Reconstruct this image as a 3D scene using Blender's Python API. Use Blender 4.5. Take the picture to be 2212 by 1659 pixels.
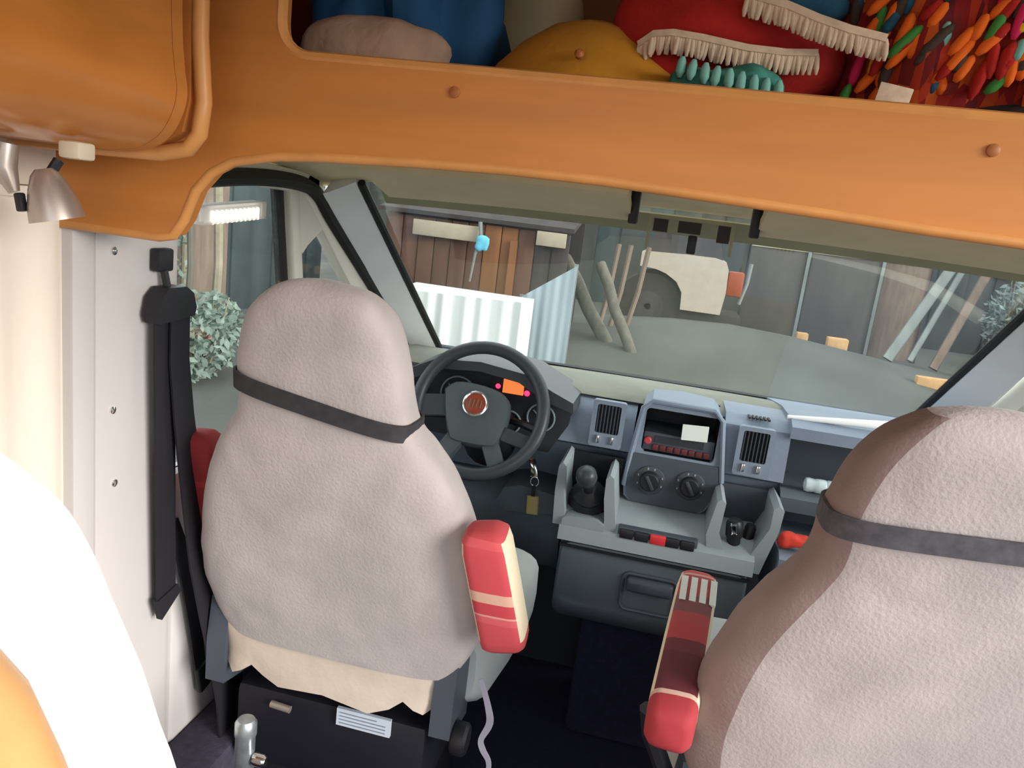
import bpy, bmesh, math, random
from mathutils import Vector, Matrix, noise
random.seed(7)
for o in list(bpy.data.objects): bpy.data.objects.remove(o)
SC = bpy.context.scene; COL = SC.collection
PI = math.pi
def V(*a): return Vector(a)

# ------------------------------------------------------------------ camera
PSI, PIT, ROL = math.radians(11), math.radians(12.5), math.radians(7)
cd = bpy.data.cameras.new('camera'); cam = bpy.data.objects.new('camera', cd); COL.objects.link(cam)
F = V(-math.sin(PSI)*math.cos(PIT), math.cos(PSI)*math.cos(PIT), -math.sin(PIT))
R0 = V(math.cos(PSI), math.sin(PSI), 0); U0 = R0.cross(F)
R = math.cos(ROL)*R0+math.sin(ROL)*U0; U = -math.sin(ROL)*R0+math.cos(ROL)*U0
mw = Matrix((R, U, -F)).transposed().to_4x4(); mw.translation = V(0, 0, 1.55)
cam.matrix_world = mw
cd.sensor_fit = 'HORIZONTAL'; cd.sensor_width = 36; cd.lens = 36*1670/2212; cd.clip_start = .02; cd.clip_end = 300
SC.camera = cam
# ------------------------------------------------------------------ sky, sun, exposure
w = bpy.data.worlds.new('overcast'); SC.world = w; w.use_nodes = True
bg = w.node_tree.nodes['Background']; bg.inputs[0].default_value = (.93, .97, 1.0, 1); bg.inputs[1].default_value = 1.0
sd = bpy.data.lights.new('hazy_sun', 'SUN'); sun = bpy.data.objects.new('hazy_sun', sd); COL.objects.link(sun)
sd.energy = 1.9; sd.angle = math.radians(30); sd.color = (1, .95, .88)
sun.rotation_euler = V(-1.5, .72, -.52).to_track_quat('-Z', 'Y').to_euler(); sun.location = (6, -3, 4)
SC.view_settings.view_transform = 'Standard'; SC.view_settings.look = 'None'
SC.view_settings.gamma = 1; SC.view_settings.use_curve_mapping = False
SC.view_settings.exposure = 1.2

# ------------------------------------------------------------------ materials
def mat(name, col, rough=.6, metal=0., var=.0, scale=(8, 8, 8), bump=0., bscale=60., emit=0., spec=.4, sheen=0., detail=3):
    m = bpy.data.materials.new(name); m.use_nodes = True
    nt = m.node_tree; N = nt.nodes; L = nt.links; b = N['Principled BSDF']
    b.inputs['Roughness'].default_value = rough; b.inputs['Metallic'].default_value = metal
    b.inputs['Specular IOR Level'].default_value = spec
    c4 = (*col, 1)
    b.inputs['Base Color'].default_value = c4
    if sheen: b.inputs['Sheen Weight'].default_value = sheen
    tc = N.new('ShaderNodeTexCoord')
    if var:
        mp = N.new('ShaderNodeMapping'); mp.inputs['Scale'].default_value = scale
        n = N.new('ShaderNodeTexNoise'); n.inputs['Scale'].default_value = 1; n.inputs['Detail'].default_value = detail
        L.new(tc.outputs['Object'], mp.inputs[0]); L.new(mp.outputs[0], n.inputs['Vector'])
        r = N.new('ShaderNodeValToRGB')
        r.color_ramp.elements[0].position = .3; r.color_ramp.elements[1].position = .7
        r.color_ramp.elements[0].color = (*[x*(1-var) for x in col], 1)
        r.color_ramp.elements[1].color = (*[min(1, x*(1+var)) for x in col], 1)
        L.new(n.outputs['Fac'], r.inputs[0]); L.new(r.outputs[0], b.inputs['Base Color'])
    if bump:
        n2 = N.new('ShaderNodeTexNoise'); n2.inputs['Scale'].default_value = bscale; n2.inputs['Detail'].default_value = 3
        L.new(tc.outputs['Object'], n2.inputs['Vector'])
        bp = N.new('ShaderNodeBump'); bp.inputs['Strength'].default_value = bump; bp.inputs['Distance'].default_value = .004
        L.new(n2.outputs['Fac'], bp.inputs['Height']); L.new(bp.outputs[0], b.inputs['Normal'])
    if emit:
        b.inputs['Emission Color'].default_value = c4; b.inputs['Emission Strength'].default_value = emit
    return m
def ramp_mat(name, stops, axis=1, rough=.8):          # printed bands along the piece
    m = bpy.data.materials.new(name); m.use_nodes = True; nt = m.node_tree; N = nt.nodes; L = nt.links
    b = N['Principled BSDF']; b.inputs['Roughness'].default_value = rough
    tc = N.new('ShaderNodeTexCoord'); sp = N.new('ShaderNodeSeparateXYZ'); r = N.new('ShaderNodeValToRGB')
    L.new(tc.outputs['Generated'], sp.inputs[0]); L.new(sp.outputs[axis], r.inputs[0]); L.new(r.outputs[0], b.inputs['Base Color'])
    cr = r.color_ramp; cr.interpolation = 'CONSTANT'
    while len(cr.elements) < len(stops): cr.elements.new(.5)
    for e, (p, c) in zip(cr.elements, stops): e.position = p; e.color = (*c, 1)
    return m
def patch_mat(name, cols, scale):                      # multicoloured woven patches
    m = bpy.data.materials.new(name); m.use_nodes = True; nt = m.node_tree; N = nt.nodes; L = nt.links
    b = N['Principled BSDF']; b.inputs['Roughness'].default_value = .95
    tc = N.new('ShaderNodeTexCoord'); mp = N.new('ShaderNodeMapping'); mp.inputs['Scale'].default_value = scale
    v = N.new('ShaderNodeTexVoronoi'); v.inputs['Scale'].default_value = 1
    sp = N.new('ShaderNodeSeparateColor'); r = N.new('ShaderNodeValToRGB'); r.color_ramp.interpolation = 'CONSTANT'
    L.new(tc.outputs['Object'], mp.inputs[0]); L.new(mp.outputs[0], v.inputs['Vector']); L.new(v.outputs['Color'], sp.inputs[0])
    L.new(sp.outputs[0], r.inputs[0]); L.new(r.outputs[0], b.inputs['Base Color'])
    cr = r.color_ramp
    while len(cr.elements) < len(cols): cr.elements.new(.5)
    for i, (e, c) in enumerate(zip(cr.elements, cols)): e.position = i/len(cols); e.color = (*c, 1)
    return m
def glass_mat(name, tint, gloss):
    m = bpy.data.materials.new(name); m.use_nodes = True; nt = m.node_tree; N = nt.nodes; L = nt.links
    N.remove(N['Principled BSDF']); out = N['Material Output']
    t = N.new('ShaderNodeBsdfTransparent'); t.inputs[0].default_value = (*tint, 1)
    g = N.new('ShaderNodeBsdfGlossy'); g.inputs['Roughness'].default_value = .02
    lw = N.new('ShaderNodeFresnel'); lw.inputs[0].default_value = 1.45
    mul = N.new('ShaderNodeMath'); mul.operation = 'MULTIPLY'; mul.inputs[1].default_value = gloss
    mx = N.new('ShaderNodeMixShader'); L.new(lw.outputs[0], mul.inputs[0]); L.new(mul.outputs[0], mx.inputs[0])
    L.new(t.outputs[0], mx.inputs[1]); L.new(g.outputs[0], mx.inputs[2]); L.new(mx.outputs[0], out.inputs[0])
    return m
M = {}
M['wood'] = mat('orange_wood', (.60, .222, .048), .42, var=.12, scale=(1.5, 6, 18))
M['wood_gloss'] = mat('glossy_orange_wood', (.60, .215, .042), .25, var=.12, scale=(1.5, 6, 18), spec=.6)
M['wood_trim'] = mat('light_wood_trim', (.68, .30, .09), .4, var=.08, scale=(20, 20, 3))
M['hoop'] = mat('honey_wood', (.74, .40, .16), .35, var=.06, scale=(4, 4, 20))
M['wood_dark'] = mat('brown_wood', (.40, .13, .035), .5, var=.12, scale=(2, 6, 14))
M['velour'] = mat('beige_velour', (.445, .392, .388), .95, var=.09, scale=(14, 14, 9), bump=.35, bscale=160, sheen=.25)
M['velour_side'] = mat('brown_beige_velour', (.27, .195, .18), .95, var=.08, scale=(9, 9, 9), bump=.3, bscale=160)  # velour darkened to paint the shade on the passenger seat sides
M['hem'] = mat('cream_cotton', (.60, .51, .43), .9, var=.05, scale=(10, 10, 20), bump=.3, bscale=40)
M['cushion'] = mat('grey_green_velour', (.40, .43, .43), .95, var=.06, bump=.2)
M['black'] = mat('black_plastic', (.014, .014, .018), .45, var=.15)
M['navy_black'] = mat('navy_black_steel', (.006, .006, .013), .6, var=.2)
M['webbing'] = mat('black_webbing', (.013, .012, .017), .7, var=.1, scale=(4, 4, 60))
M['strap'] = mat('black_elastic', (.035, .031, .036), .8, var=.2, scale=(60, 60, 60))
M['strap_grey'] = mat('charcoal_elastic', (.085, .08, .095), .85, var=.25, scale=(60, 60, 60))
M['carpet'] = mat('navy_carpet', (.006, .006, .026), .95, var=.3, scale=(60, 60, 60), bump=.4, bscale=300)
M['sill'] = mat('purple_grey_carpet', (.05, .045, .075), .95, var=.2, scale=(50, 50, 50), bump=.4, bscale=300)
M['wall'] = mat('pale_grey_trim', (.62, .585, .58), .5, var=.03, scale=(3, 3, 3))
M['wall_cream'] = mat('cream_wall', (.78, .70, .60), .6, var=.03, scale=(3, 3, 3))
M['lining'] = mat('khaki_roof_lining', (.84, .72, .46), .9, var=.06, scale=(20, 20, 20))
M['visor'] = mat('grey_khaki_vinyl', (.74, .64, .42), .8, var=.05)
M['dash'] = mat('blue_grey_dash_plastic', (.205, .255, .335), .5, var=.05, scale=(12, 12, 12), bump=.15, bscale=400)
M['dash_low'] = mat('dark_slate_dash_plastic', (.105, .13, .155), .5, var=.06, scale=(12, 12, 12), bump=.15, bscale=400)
M['dash_top'] = mat('grey_green_dash_top', (.24, .25, .21), .85, var=.12, scale=(5, 5, 5), bump=.2, bscale=300)
M['console'] = mat('pale_teal_grey_plastic', (.29, .335, .365), .5, var=.04)
M['stack'] = mat('dark_blue_grey_plastic', (.06, .072, .095), .45, var=.06)
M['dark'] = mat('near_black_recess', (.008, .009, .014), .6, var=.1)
M['chrome'] = mat('chrome', (.8, .8, .8), .15, 1, var=.03)
M['steel'] = mat('galvanised_steel', (.50, .56, .58), .35, .8, var=.25, scale=(30, 30, 30))
M['red'] = mat('red_plastic', (.70, .035, .045), .4, var=.05)
M['red_cloth'] = mat('coral_red_cloth', (.75, .06, .04), .85, var=.1)
M['white'] = mat('white_paper', (.80, .85, .82), .6, var=.03)
M['label'] = mat('pale_blue_label', (.55, .62, .72), .5, var=.03)
M['cord'] = mat('grey_lilac_cord', (.26, .25, .33), .8, var=.1)
M['ink'] = mat('grey_ink', (.25, .28, .34), .6, var=.05)
M['cream_white'] = mat('white_leatherette', (.86, .84, .81), .5, var=.02)
M['curtain'] = mat('cream_curtain', (.86, .78, .67), .85, var=.04, scale=(3, 20, 1))
M['ivory'] = mat('ivory_plastic', (.70, .66, .58), .4, var=.03)
M['doorpaint'] = mat('beige_white_paint', (.78, .74, .64), .35, var=.03)
M['pillar'] = mat('light_grey_pillar', (.83, .85, .87), .5, var=.03)
M['rubber'] = mat('black_rubber', (.012, .011, .011), .6, var=.1)
M['wheel'] = mat('dark_grey_wheel_rim', (.045, .053, .062), .38, var=.08)
M['hub'] = mat('slate_airbag_cover', (.075, .092, .105), .5, var=.06)
M['badge'] = mat('red_brown_enamel', (.30, .055, .03), .3, var=.2, scale=(60, 60, 60))
M['amber'] = mat('amber_display', (.65, .17, .045), .4, emit=.55)
M['telltale'] = mat('red_telltale', (1, .02, .08), .4, emit=1.6)
M['dial'] = mat('dial_face', (.03, .034, .042), .35, var=.1)
M['mark'] = mat('dial_marks', (.28, .36, .42), .4, var=.1)
M['jacket'] = mat('blue_jacket_cloth', (.014, .075, .18), .85, var=.35, scale=(16, 8, 5), bump=.5, bscale=30)
M['towel'] = mat('dusty_pink_towel', (.36, .235, .165), .95, var=.2, scale=(22, 10, 10), bump=.6, bscale=80)
M['pillow'] = mat('cream_pillow_cloth', (.70, .58, .36), .9, var=.05)
M['mustard'] = mat('mustard_felt', (.50, .21, .014), .95, var=.12, scale=(14, 14, 14), bump=.3, bscale=100)
M['poncho'] = mat('crimson_wool', (.36, .012, .008), .95, var=.3, scale=(10, 10, 18), bump=.5, bscale=90)
M['fringe'] = mat('cream_wool_fringe', (.68, .52, .38), .95, var=.15, scale=(60, 60, 60))
M['teal'] = mat('teal_wool', (.05, .23, .18), .95, var=.3, scale=(50, 50, 50))
M['navy'] = mat('dark_blue_wool', (.02, .10, .17), .95, var=.3, scale=(50, 50, 50))
M['patch'] = patch_mat('orange_red_woven_patches', [(.45, .035, .008), (.55, .09, .01), (.26, .01, .01), (.50, .06, .008), (.14, .008, .012), (.20, .015, .012), (.36, .02, .01)], (90, 40, 20))
M['orange_wool'] = mat('orange_wool', (.75, .13, .01), .95, var=.2)
M['yellow_wool'] = mat('yellow_wool', (.78, .42, .015), .95, var=.2)
M['green_wool'] = mat('green_wool', (.05, .22, .04), .95, var=.2)
M['pink_wool'] = mat('pink_wool', (.62, .02, .10), .95, var=.2)
M['aqua_wool'] = mat('aqua_wool', (.18, .42, .36), .95, var=.2)
M['dark_cloth'] = mat('dark_brown_cloth', (.06, .04, .03), .95, var=.2)
M['arm_side'] = mat('cream_piping_cloth', (.74, .63, .46), .9, var=.05)
M['bronze'] = mat('satin_bronze', (.42, .36, .32), .35, .6, var=.06)
M['lampsteel'] = mat('satin_lamp_shade', (.50, .43, .39), .35, .7, var=.05)
M['bottle'] = mat('pale_clear_plastic', (.55, .66, .70), .15, var=.15, scale=(40, 40, 40))
M['glass'] = glass_mat('clear_car_glass', (.93, .95, .93), .2)
M['side_glass'] = glass_mat('clear_side_glass', (.93, .95, .94), .12)
M['frit'] = mat('olive_tint_band', (.34, .33, .20), .5, var=.08)
# outside
M['gravel'] = mat('grey_gravel', (.085, .089, .08), .95, var=.22, scale=(.9, .5, .9), bump=.6, bscale=6, detail=6)
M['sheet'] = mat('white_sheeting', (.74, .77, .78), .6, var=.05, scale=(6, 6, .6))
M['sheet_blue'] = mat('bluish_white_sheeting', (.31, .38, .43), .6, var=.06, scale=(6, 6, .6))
M['board_red'] = mat('red_brown_board', (.115, .055, .037), .8, var=.22, scale=(6, 6, .8))
M['board_orange'] = mat('orange_board', (.22, .09, .033), .8, var=.2, scale=(6, 6, .8))
M['board_dark'] = mat('dark_weathered_board', (.05, .042, .04), .85, var=.25, scale=(6, 6, .8))
M['board_grey'] = mat('grey_weathered_board', (.095, .084, .074), .85, var=.2, scale=(3, 3, .5))
M['fascia'] = mat('cream_fascia', (.38, .32, .24), .7, var=.08)
M['log'] = mat('grey_log', (.12, .11, .09), .9, var=.25, scale=(12, 12, 2))
M['pole'] = mat('brown_pole', (.19, .14, .11), .9, var=.2, scale=(12, 12, 2))
M['bluestrap'] = mat('light_blue_rope', (.12, .45, .62), .8, var=.1)
M['carcream'] = mat('cream_car_paint', (.47, .40, .33), .4, var=.05)
M['tyre'] = mat('tyre_rubber', (.03, .024, .02), .8, var=.15)
M['carlamp'] = mat('orange_red_lens', (.30, .055, .018), .4, var=.1)
M['palebeam'] = mat('pale_painted_beam', (.21, .235, .225), .8, var=.15, scale=(8, 8, 2))
M['backwall'] = mat('dark_shed_wall', (.05, .054, .05), .9, var=.4, scale=(1.5, 1, .5))
M['teal_wall'] = mat('dark_teal_wall', (.045, .062, .066), .9, var=.25, scale=(2, 2, .7))
M['leaf'] = mat('pale_green_leaf', (.19, .25, .21), .7, var=.3, scale=(9, 9, 9))
M['leaf_blue'] = mat('pale_blue_green_leaf', (.22, .27, .265), .7, var=.3, scale=(9, 9, 9))
M['stem'] = mat('pale_stem', (.28, .25, .18), .9, var=.2)
M['tanbrick'] = mat('tan_brick', (.60, .36, .16), .85, var=.15, scale=(9, 9, 9))  # tan of the windscreen reflections, built as blocks on the ground

# ------------------------------------------------------------------ mesh helpers
ORG = {}
def newbm(): return bmesh.new()
def box(bm, x0, x1, y0, y1, z0, z1, bev=0., seg=2):
    r = bmesh.ops.create_cube(bm, size=1)
    vs = r['verts']
    for v in vs: v.co = V((x0+x1)/2+v.co.x*(x1-x0), (y0+y1)/2+v.co.y*(y1-y0), (z0+z1)/2+v.co.z*(z1-z0))
    if bev:
        es = list({e for v in vs for e in v.link_edges})
        bmesh.ops.bevel(bm, geom=es, offset=bev, segments=seg, profile=.5, affect='EDGES')
    return bm
def obox(bm, p0, p1, wd, w, t, bev=0.):               # oriented bar from p0 to p1, width w along wd, thickness t
    p0 = Vector(p0); p1 = Vector(p1); a = (p1-p0); l = a.length; a = a/l
    wd = Vector(wd); wd = (wd-a*wd.dot(a)).normalized(); n = a.cross(wd)
    r = bmesh.ops.create_cube(bm, size=1); vs = r['verts']
    mid = (p0+p1)/2
    for v in vs: c = v.co.copy(); v.co = mid+a*(c.x*l)+wd*(c.y*w)+n*(c.z*t)
    if bev:
        es = list({e for v in vs for e in v.link_edges})
        bmesh.ops.bevel(bm, geom=es, offset=bev, segments=2, profile=.5, affect='EDGES')
    return bm
def loft(bm, rings, cap=True, closed=True):
    R_ = [[bm.verts.new(p) for p in r] for r in rings]
    n = len(R_[0])
    for a, b in zip(R_[:-1], R_[1:]):
        for i in range(n if closed else n-1):
            j = (i+1) % n
            try: bm.faces.new((a[i], a[j], b[j], b[i]))
            except ValueError: pass
    if cap and closed:
        for r in (R_[0], R_[-1]):
            try: bm.faces.new(r)
            except ValueError: pass
    return bm
def tube(bm, pts, r, seg=10, cap=True, closed=False):
    pts = [Vector(p) for p in pts]; n = len(pts)
    rr = r if isinstance(r, (list, tuple)) else [r]*n
    up = V(0, 0, 1); rings = []; prev = None
    for i, p in enumerate(pts):
        if closed: t = (pts[(i+1) % n]-pts[i-1]).normalized()
        else: t = (pts[min(i+1, n-1)]-pts[max(i-1, 0)]).normalized()
        if prev is None:
            u = up if abs(t.z) < .9 else V(1, 0, 0)
            u = (u-t*u.dot(t)).normalized()
        else: u = (prev-t*prev.dot(t)).normalized()
        prev = u; v = t.cross(u)
        rings.append([p+(u*math.cos(2*PI*k/seg)+v*math.sin(2*PI*k/seg))*rr[i] for k in range(seg)])
    if closed: rings.append(rings[0]); cap = False
    loft(bm, rings, cap)
    if closed: bmesh.ops.remove_doubles(bm, verts=bm.verts, dist=1e-6)
    return bm
def strapm(bm, pts, w, t, wd):                         # flat belt along pts, width dir wd (vector or list)
    pts = [Vector(p) for p in pts]; n = len(pts); rings = []
    for i, p in enumerate(pts):
        a = (pts[min(i+1, n-1)]-pts[max(i-1, 0)]).normalized()
        d = Vector(wd[i]) if isinstance(wd, list) else Vector(wd)
        d = (d-a*d.dot(a)).normalized(); nn = a.cross(d); ww = w[i] if isinstance(w, list) else w
        rings.append([p+d*ww/2+nn*t/2, p-d*ww/2+nn*t/2, p-d*ww/2-nn*t/2, p+d*ww/2-nn*t/2])
    return loft(bm, rings)
def P3(pl, a, b, c):
    return V(a, c, b) if pl == 'xz' else V(c, a, b) if pl == 'yz' else V(a, b, c)
def prism(bm, out, pl, c0, c1, bev=0.):
    before = set(bm.verts)
    loft(bm, [[P3(pl, a, b, c0) for a, b in out], [P3(pl, a, b, c1) for a, b in out]])
    if bev:
        nv = [v for v in bm.verts if v not in before]
        es = [e for e in {e for v in nv for e in v.link_edges} if len(e.link_faces) == 2 and e.calc_face_angle(0) > .6]
        bmesh.ops.bevel(bm, geom=es, offset=bev, segments=2, profile=.5, affect='EDGES')
    return bm
def rrect(x0, x1, z0, z1, r, n=5):
    o = []
    for cx, cz, a0 in ((x1-r, z1-r, 0), (x0+r, z1-r, PI/2), (x0+r, z0+r, PI), (x1-r, z0+r, 1.5*PI)):
        for k in range(n+1): a = a0+PI/2*k/n; o.append((cx+r*math.cos(a), cz+r*math.sin(a)))
    return o
def lathe(bm, prof, origin, axis, seg=20):             # prof: (radius, height along axis)
    ax = Vector(axis).normalized(); u = ax.orthogonal().normalized(); v = ax.cross(u); o = Vector(origin)
    return loft(bm, [[o+ax*h+(u*math.cos(2*PI*k/seg)+v*math.sin(2*PI*k/seg))*max(r, 1e-4) for k in range(seg)] for r, h in prof])
def ring_hole(bm, outer, inner, pl, c0, c1):           # flat plate with a hole
    vo = [bm.verts.new(P3(pl, a, b, c0)) for a, b in outer]; vi = [bm.verts.new(P3(pl, a, b, c0)) for a, b in inner]
    es = [bm.edges.new((l[i], l[(i+1) % len(l)])) for l in (vo, vi) for i in range(len(l))]
    r = bmesh.ops.triangle_fill(bm, use_beauty=True, use_dissolve=False, edges=es)
    fs = [g for g in r['geom'] if isinstance(g, bmesh.types.BMFace)]
    e = bmesh.ops.extrude_face_region(bm, geom=fs)
    d = P3(pl, 0, 0, c1-c0)
    for v in [g for g in e['geom'] if isinstance(g, bmesh.types.BMVert)]: v.co += d
    return bm
def catmull(rows, n):
    out = []; m = len(rows)
    for i in range(m-1):
        p0, p1, p2, p3 = rows[max(i-1, 0)], rows[i], rows[i+1], rows[min(i+2, m-1)]
        for k in range(n):
            t = k/n
            out.append(tuple(.5*((2*b)+(-a+c)*t+(2*a-5*b+4*c-d)*t*t+(-a+3*b-3*c+d)*t**3) for a, b, c, d in zip(p0, p1, p2, p3)))
    out.append(rows[-1]); return out
def heap(bm, c, s, amp=.02, freq=6, e=.8, nu=48, nv=24, seed=0, stretch=(1, 1, 1)):   # crumpled cloth mound
    rings = []
    for j in range(nv+1):
        ph = -PI/2+PI*j/nv; ring = []
        for i in range(nu):
            th = 2*PI*i/nu
            f = lambda x: math.copysign(abs(x)**e, x)
            d = V(f(math.cos(ph))*f(math.cos(th)), f(math.cos(ph))*f(math.sin(th)), f(math.sin(ph)))
            p = V(d.x*s[0], d.y*s[1], d.z*s[2])
            q = V(p.x*stretch[0], p.y*stretch[1], p.z*stretch[2])*freq+V(seed*3.1, seed*1.7, seed)
            k = noise.noise(q)+.5*noise.noise(q*2.1)
            p += d.normalized()*amp*k
            ring.append(Vector(c)+p)
        rings.append(ring)
    return loft(bm, rings)
def disp(bm, amp, freq, seed=0):
    bm.normal_update()
    for v in bm.verts: v.co += v.normal*amp*noise.noise(v.co*freq+V(seed, seed, seed))
def obj(name, bm, m, parent=None, ang=40, **props):
    bm.normal_update(); bmesh.ops.recalc_face_normals(bm, faces=bm.faces)
    me = bpy.data.meshes.new(name)
    if parent is not None: org = ORG[parent.name]
    else:
        xs = [v.co for v in bm.verts]
        org = V((min(c.x for c in xs)+max(c.x for c in xs))/2, (min(c.y for c in xs)+max(c.y for c in xs))/2, min(c.z for c in xs))
    bmesh.ops.translate(bm, verts=bm.verts, vec=-org)
    bm.to_mesh(me); bm.free()
    for mm in (m if isinstance(m, list) else [m]): me.materials.append(M[mm])
    for p in me.polygons: p.use_smooth = True
    me.set_sharp_from_angle(angle=math.radians(ang))
    o = bpy.data.objects.new(name, me); COL.objects.link(o)
    if parent is not None: o.parent = parent
    else: o.location = org
    ORG[o.name] = org
    for k, v in props.items(): o[k] = v
    return o
def thing(name, loc, label, cat, group=None):
    o = bpy.data.objects.new(name, None); COL.objects.link(o); o.location = loc; o.empty_display_size = .05
    ORG[o.name] = Vector(loc); o['label'] = label; o['category'] = cat
    if group: o['group'] = group
    return o
def tag(o, label, cat, group=None):
    o['label'] = label; o['category'] = cat
    if group: o['group'] = group
    return o
def struct(name, bm, m, **k): return obj(name, bm, m, kind='structure', **k)
def B(*a, **k): return box(newbm(), *a, **k)

# ================================================================== SETTING
# ground outside with a low gravel hump
bm = newbm(); gx, gy = 70, 70; rows = []
for j in range(gy+1):
    y = -25+70*j/gy; row = []
    for i in range(gx+1):
        x = -35+70*i/gx
        h = .62*math.exp(-((x-.9)/3.6)**2-((y-13.0)/2.6)**2)
        row.append(V(x, y, -.45+h+.02*noise.noise(V(x, y, 0)*.8)))
    rows.append(row)
loft(bm, rows, cap=False, closed=False)
struct('ground', bm, 'gravel')
# vehicle floor, roof and walls
struct('floor', B(-.95, .95, -.5, 2.62, -.03, 0), 'carpet')
fl2 = struct('trim_1', B(-.93, -.80, -.5, 2.3, 0, .322, bev=.015), 'sill')
bm = B(-.98, .98, -.5, 1.04, 2.25, 2.28); struct('ceiling', bm, 'wall_cream')
bm = newbm(); pr = [(1.055, 1.63), (1.4, 1.655), (1.75, 1.64), (1.98, 1.60), (1.99, 1.625), (1.75, 1.67), (1.055, 1.675)]
loft(bm, [[V(x, a, b-(abs(x)/.98)**6*.05) for a, b in pr] for x in [(-.98+1.96*k/24) for k in range(25)]])
lin = struct('trim_2', bm, 'lining')
obj('lining_seam', B(-.55, .55, 1.398, 1.402, 1.648, 1.656), 'visor', lin)
# left wall: main panel, stepped door pillar with screws
wl = struct('wall_left', B(-.98, -.945, -.5, 1.06, 0, 2.25), 'wall_cream')
bm = B(-.98, -.925, 1.05, 1.10, 0, 1.60, bev=.006); obj('pillar_edge', bm, 'wall', wl)
bm = newbm()
sec = [(1.095, -.95), (1.10, -.925), (1.155, -.918), (1.20, -.93), (1.30, -.925), (1.325, -.935), (1.33, -.98), (1.095, -.98)]
loft(bm, [[V(x, y, z) for y, x in sec] for z in (0, .4, .9, 1.2, 1.62)])
obj('door_pillar', bm, 'wall', wl)
for y, z in ((1.135, 1.407), (1.135, 1.131), (1.14, .994)):
    bm = newbm(); lathe(bm, [(.007, 0), (.007, .004), (.003, .006)], (-.922, y, z), (1, 0, 0), 10); obj('screw', bm, 'chrome', wl)
bm = B(-.97, -.93, 1.33, 1.60, .30, .95, bev=.015); obj('sill_panel', bm, 'wall', wl)
# driver door: panel, window frame, seals, glass
dr = struct('door_1', B(-.98, -.935, 1.34, 2.62, .12, .95, bev=.015), 'wall')
xd = -.965
def bar(name, p0, p1, w_, m, t=.035, parent=dr, wd=(0, 1, 0), bev=.006):
    bm = newbm(); obox(bm, p0, p1, wd, w_, t, bev); return obj(name, bm, m, parent)
bar('window_frame_top', (xd, 1.30, 1.575), (xd, 1.93, 1.555), .055, 'doorpaint', wd=(0, 0, 1))
bar('window_divider', (xd, 1.795, 1.56), (xd, 1.93, .93), .045, 'doorpaint')
bar('window_frame_front', (xd, 1.86, 1.575), (xd, 2.62, .985), .085, 'doorpaint')
bm = newbm(); prism(bm, [(1.78, 1.56), (1.95, 1.56), (2.0, 1.46), (1.885, 1.40), (1.86, 1.38), (1.82, 1.44)], 'yz', xd-.015, xd+.015, .004); obj('frame_gusset', bm, 'doorpaint', dr)
bm = newbm(); tube(bm, [(xd+.022, y, z) for y, z in catmull([(1.35, 1.535), (1.6, 1.556), (1.80, 1.556), (1.90, 1.535), (2.0, 1.468), (2.35, 1.25), (2.68, 1.03)], 5)], .019, 8); obj('door_seal', bm, 'rubber', dr)
bm = newbm(); tube(bm, [(xd-.01, 1.755, 1.55), (xd-.01, 1.775, 1.45), (xd-.01, 1.885, .95)], .016, 8); obj('glass_channel', bm, 'rubber', dr)
struct('window_2', B(xd-.003, xd+.003, 1.33, 2.6, .93, 1.56), 'side_glass')
# front pillars
for s, nm in ((-1, 'trim_3'), (1, 'trim_4')):
    bm = newbm(); rings = []
    for t in (0, .15, .4, .7, 1):
        c = V(s*.85, 1.93, 1.575).lerp(V(s*.85, 2.80, 1.0), t); ww = .045+.03*t
        n = V(0, .55, .83)
        rings.append([c+V(s*.0, 0, 0), c+V(s*.02, 0, 0)-n*.02+V(s*.01, 0, 0), c+V(s*(ww+.03), -.03, -.04), c+V(s*(ww+.03), .02, .0), c+V(s*.01, .02, .03)])
    loft(bm, rings); struct(nm, bm, 'pillar')
    bm = newbm(); tube(bm, [(s*.842, 1.95, 1.575), (s*.842, 2.815, 1.005)], .011, 8); obj('windscreen_seal', bm, 'rubber', bpy.data.objects[nm])
# windscreen with tinted top band
bm = newbm(); rings = []
for k in range(25):
    x = -.86+1.72*k/24; q = (x/.86)**2
    a = V(x, 2.02-.06*q, 1.595-.01*q); b = V(x, 2.90-.09*q, .995)
    n = V(0, .55, .83)*.005
    rings.append([a, b, b+n, a+n])
loft(bm, rings); ws = struct('window_1', bm, 'glass')
bm = newbm(); rings = []
for k in range(25):
    x = -.80+1.60*k/24; q = (x/.86)**2
    a = V(x, 2.015-.06*q, 1.59-.01*q); b = V(x, 2.08-.06*q, 1.545-.012*q)
    n = V(0, -.55, -.83)*.004
    rings.append([a, b, b+n, a+n])
loft(bm, rings); obj('tint_band', bm, 'frit', ws)
# right side: door and wall ahead of the open living-area doorway
bm = B(.945, .98, .95, 1.33, 0, 2.25); box(bm, .945, .98, -.5, .95, 1.98, 2.25)  # strip over the doorway is unseen, added to dim the shelf front
wr = struct('wall_right', bm, 'wall_cream')
struct('wall_rear', B(-.98, .98, -.53, -.5, 1.95, 2.28), 'wall_cream')  # unseen strip across the open rear, added to darken the shelf front
d2 = struct('door_2', B(.935, .98, 1.34, 2.62, .12, .95, bev=.015), 'wall')
bar('window_frame_top', (-xd, 1.30, 1.575), (-xd, 1.93, 1.555), .055, 'doorpaint', parent=d2, wd=(0, 0, 1))
bar('window_frame_front', (-xd, 1.86, 1.575), (-xd, 2.62, .985), .085, 'doorpaint', parent=d2)
bar('window_divider', (-xd, 1.795, 1.56), (-xd, 1.93, .93), .045, 'doorpaint', parent=d2)
struct('window_3', B(-xd-.003, -xd+.003, 1.33, 2.6, .93, 1.56), 'side_glass')
struct('wall_front', B(-.95, .95, 2.9, 2.94, 0, 1.0), 'dark')
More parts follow.
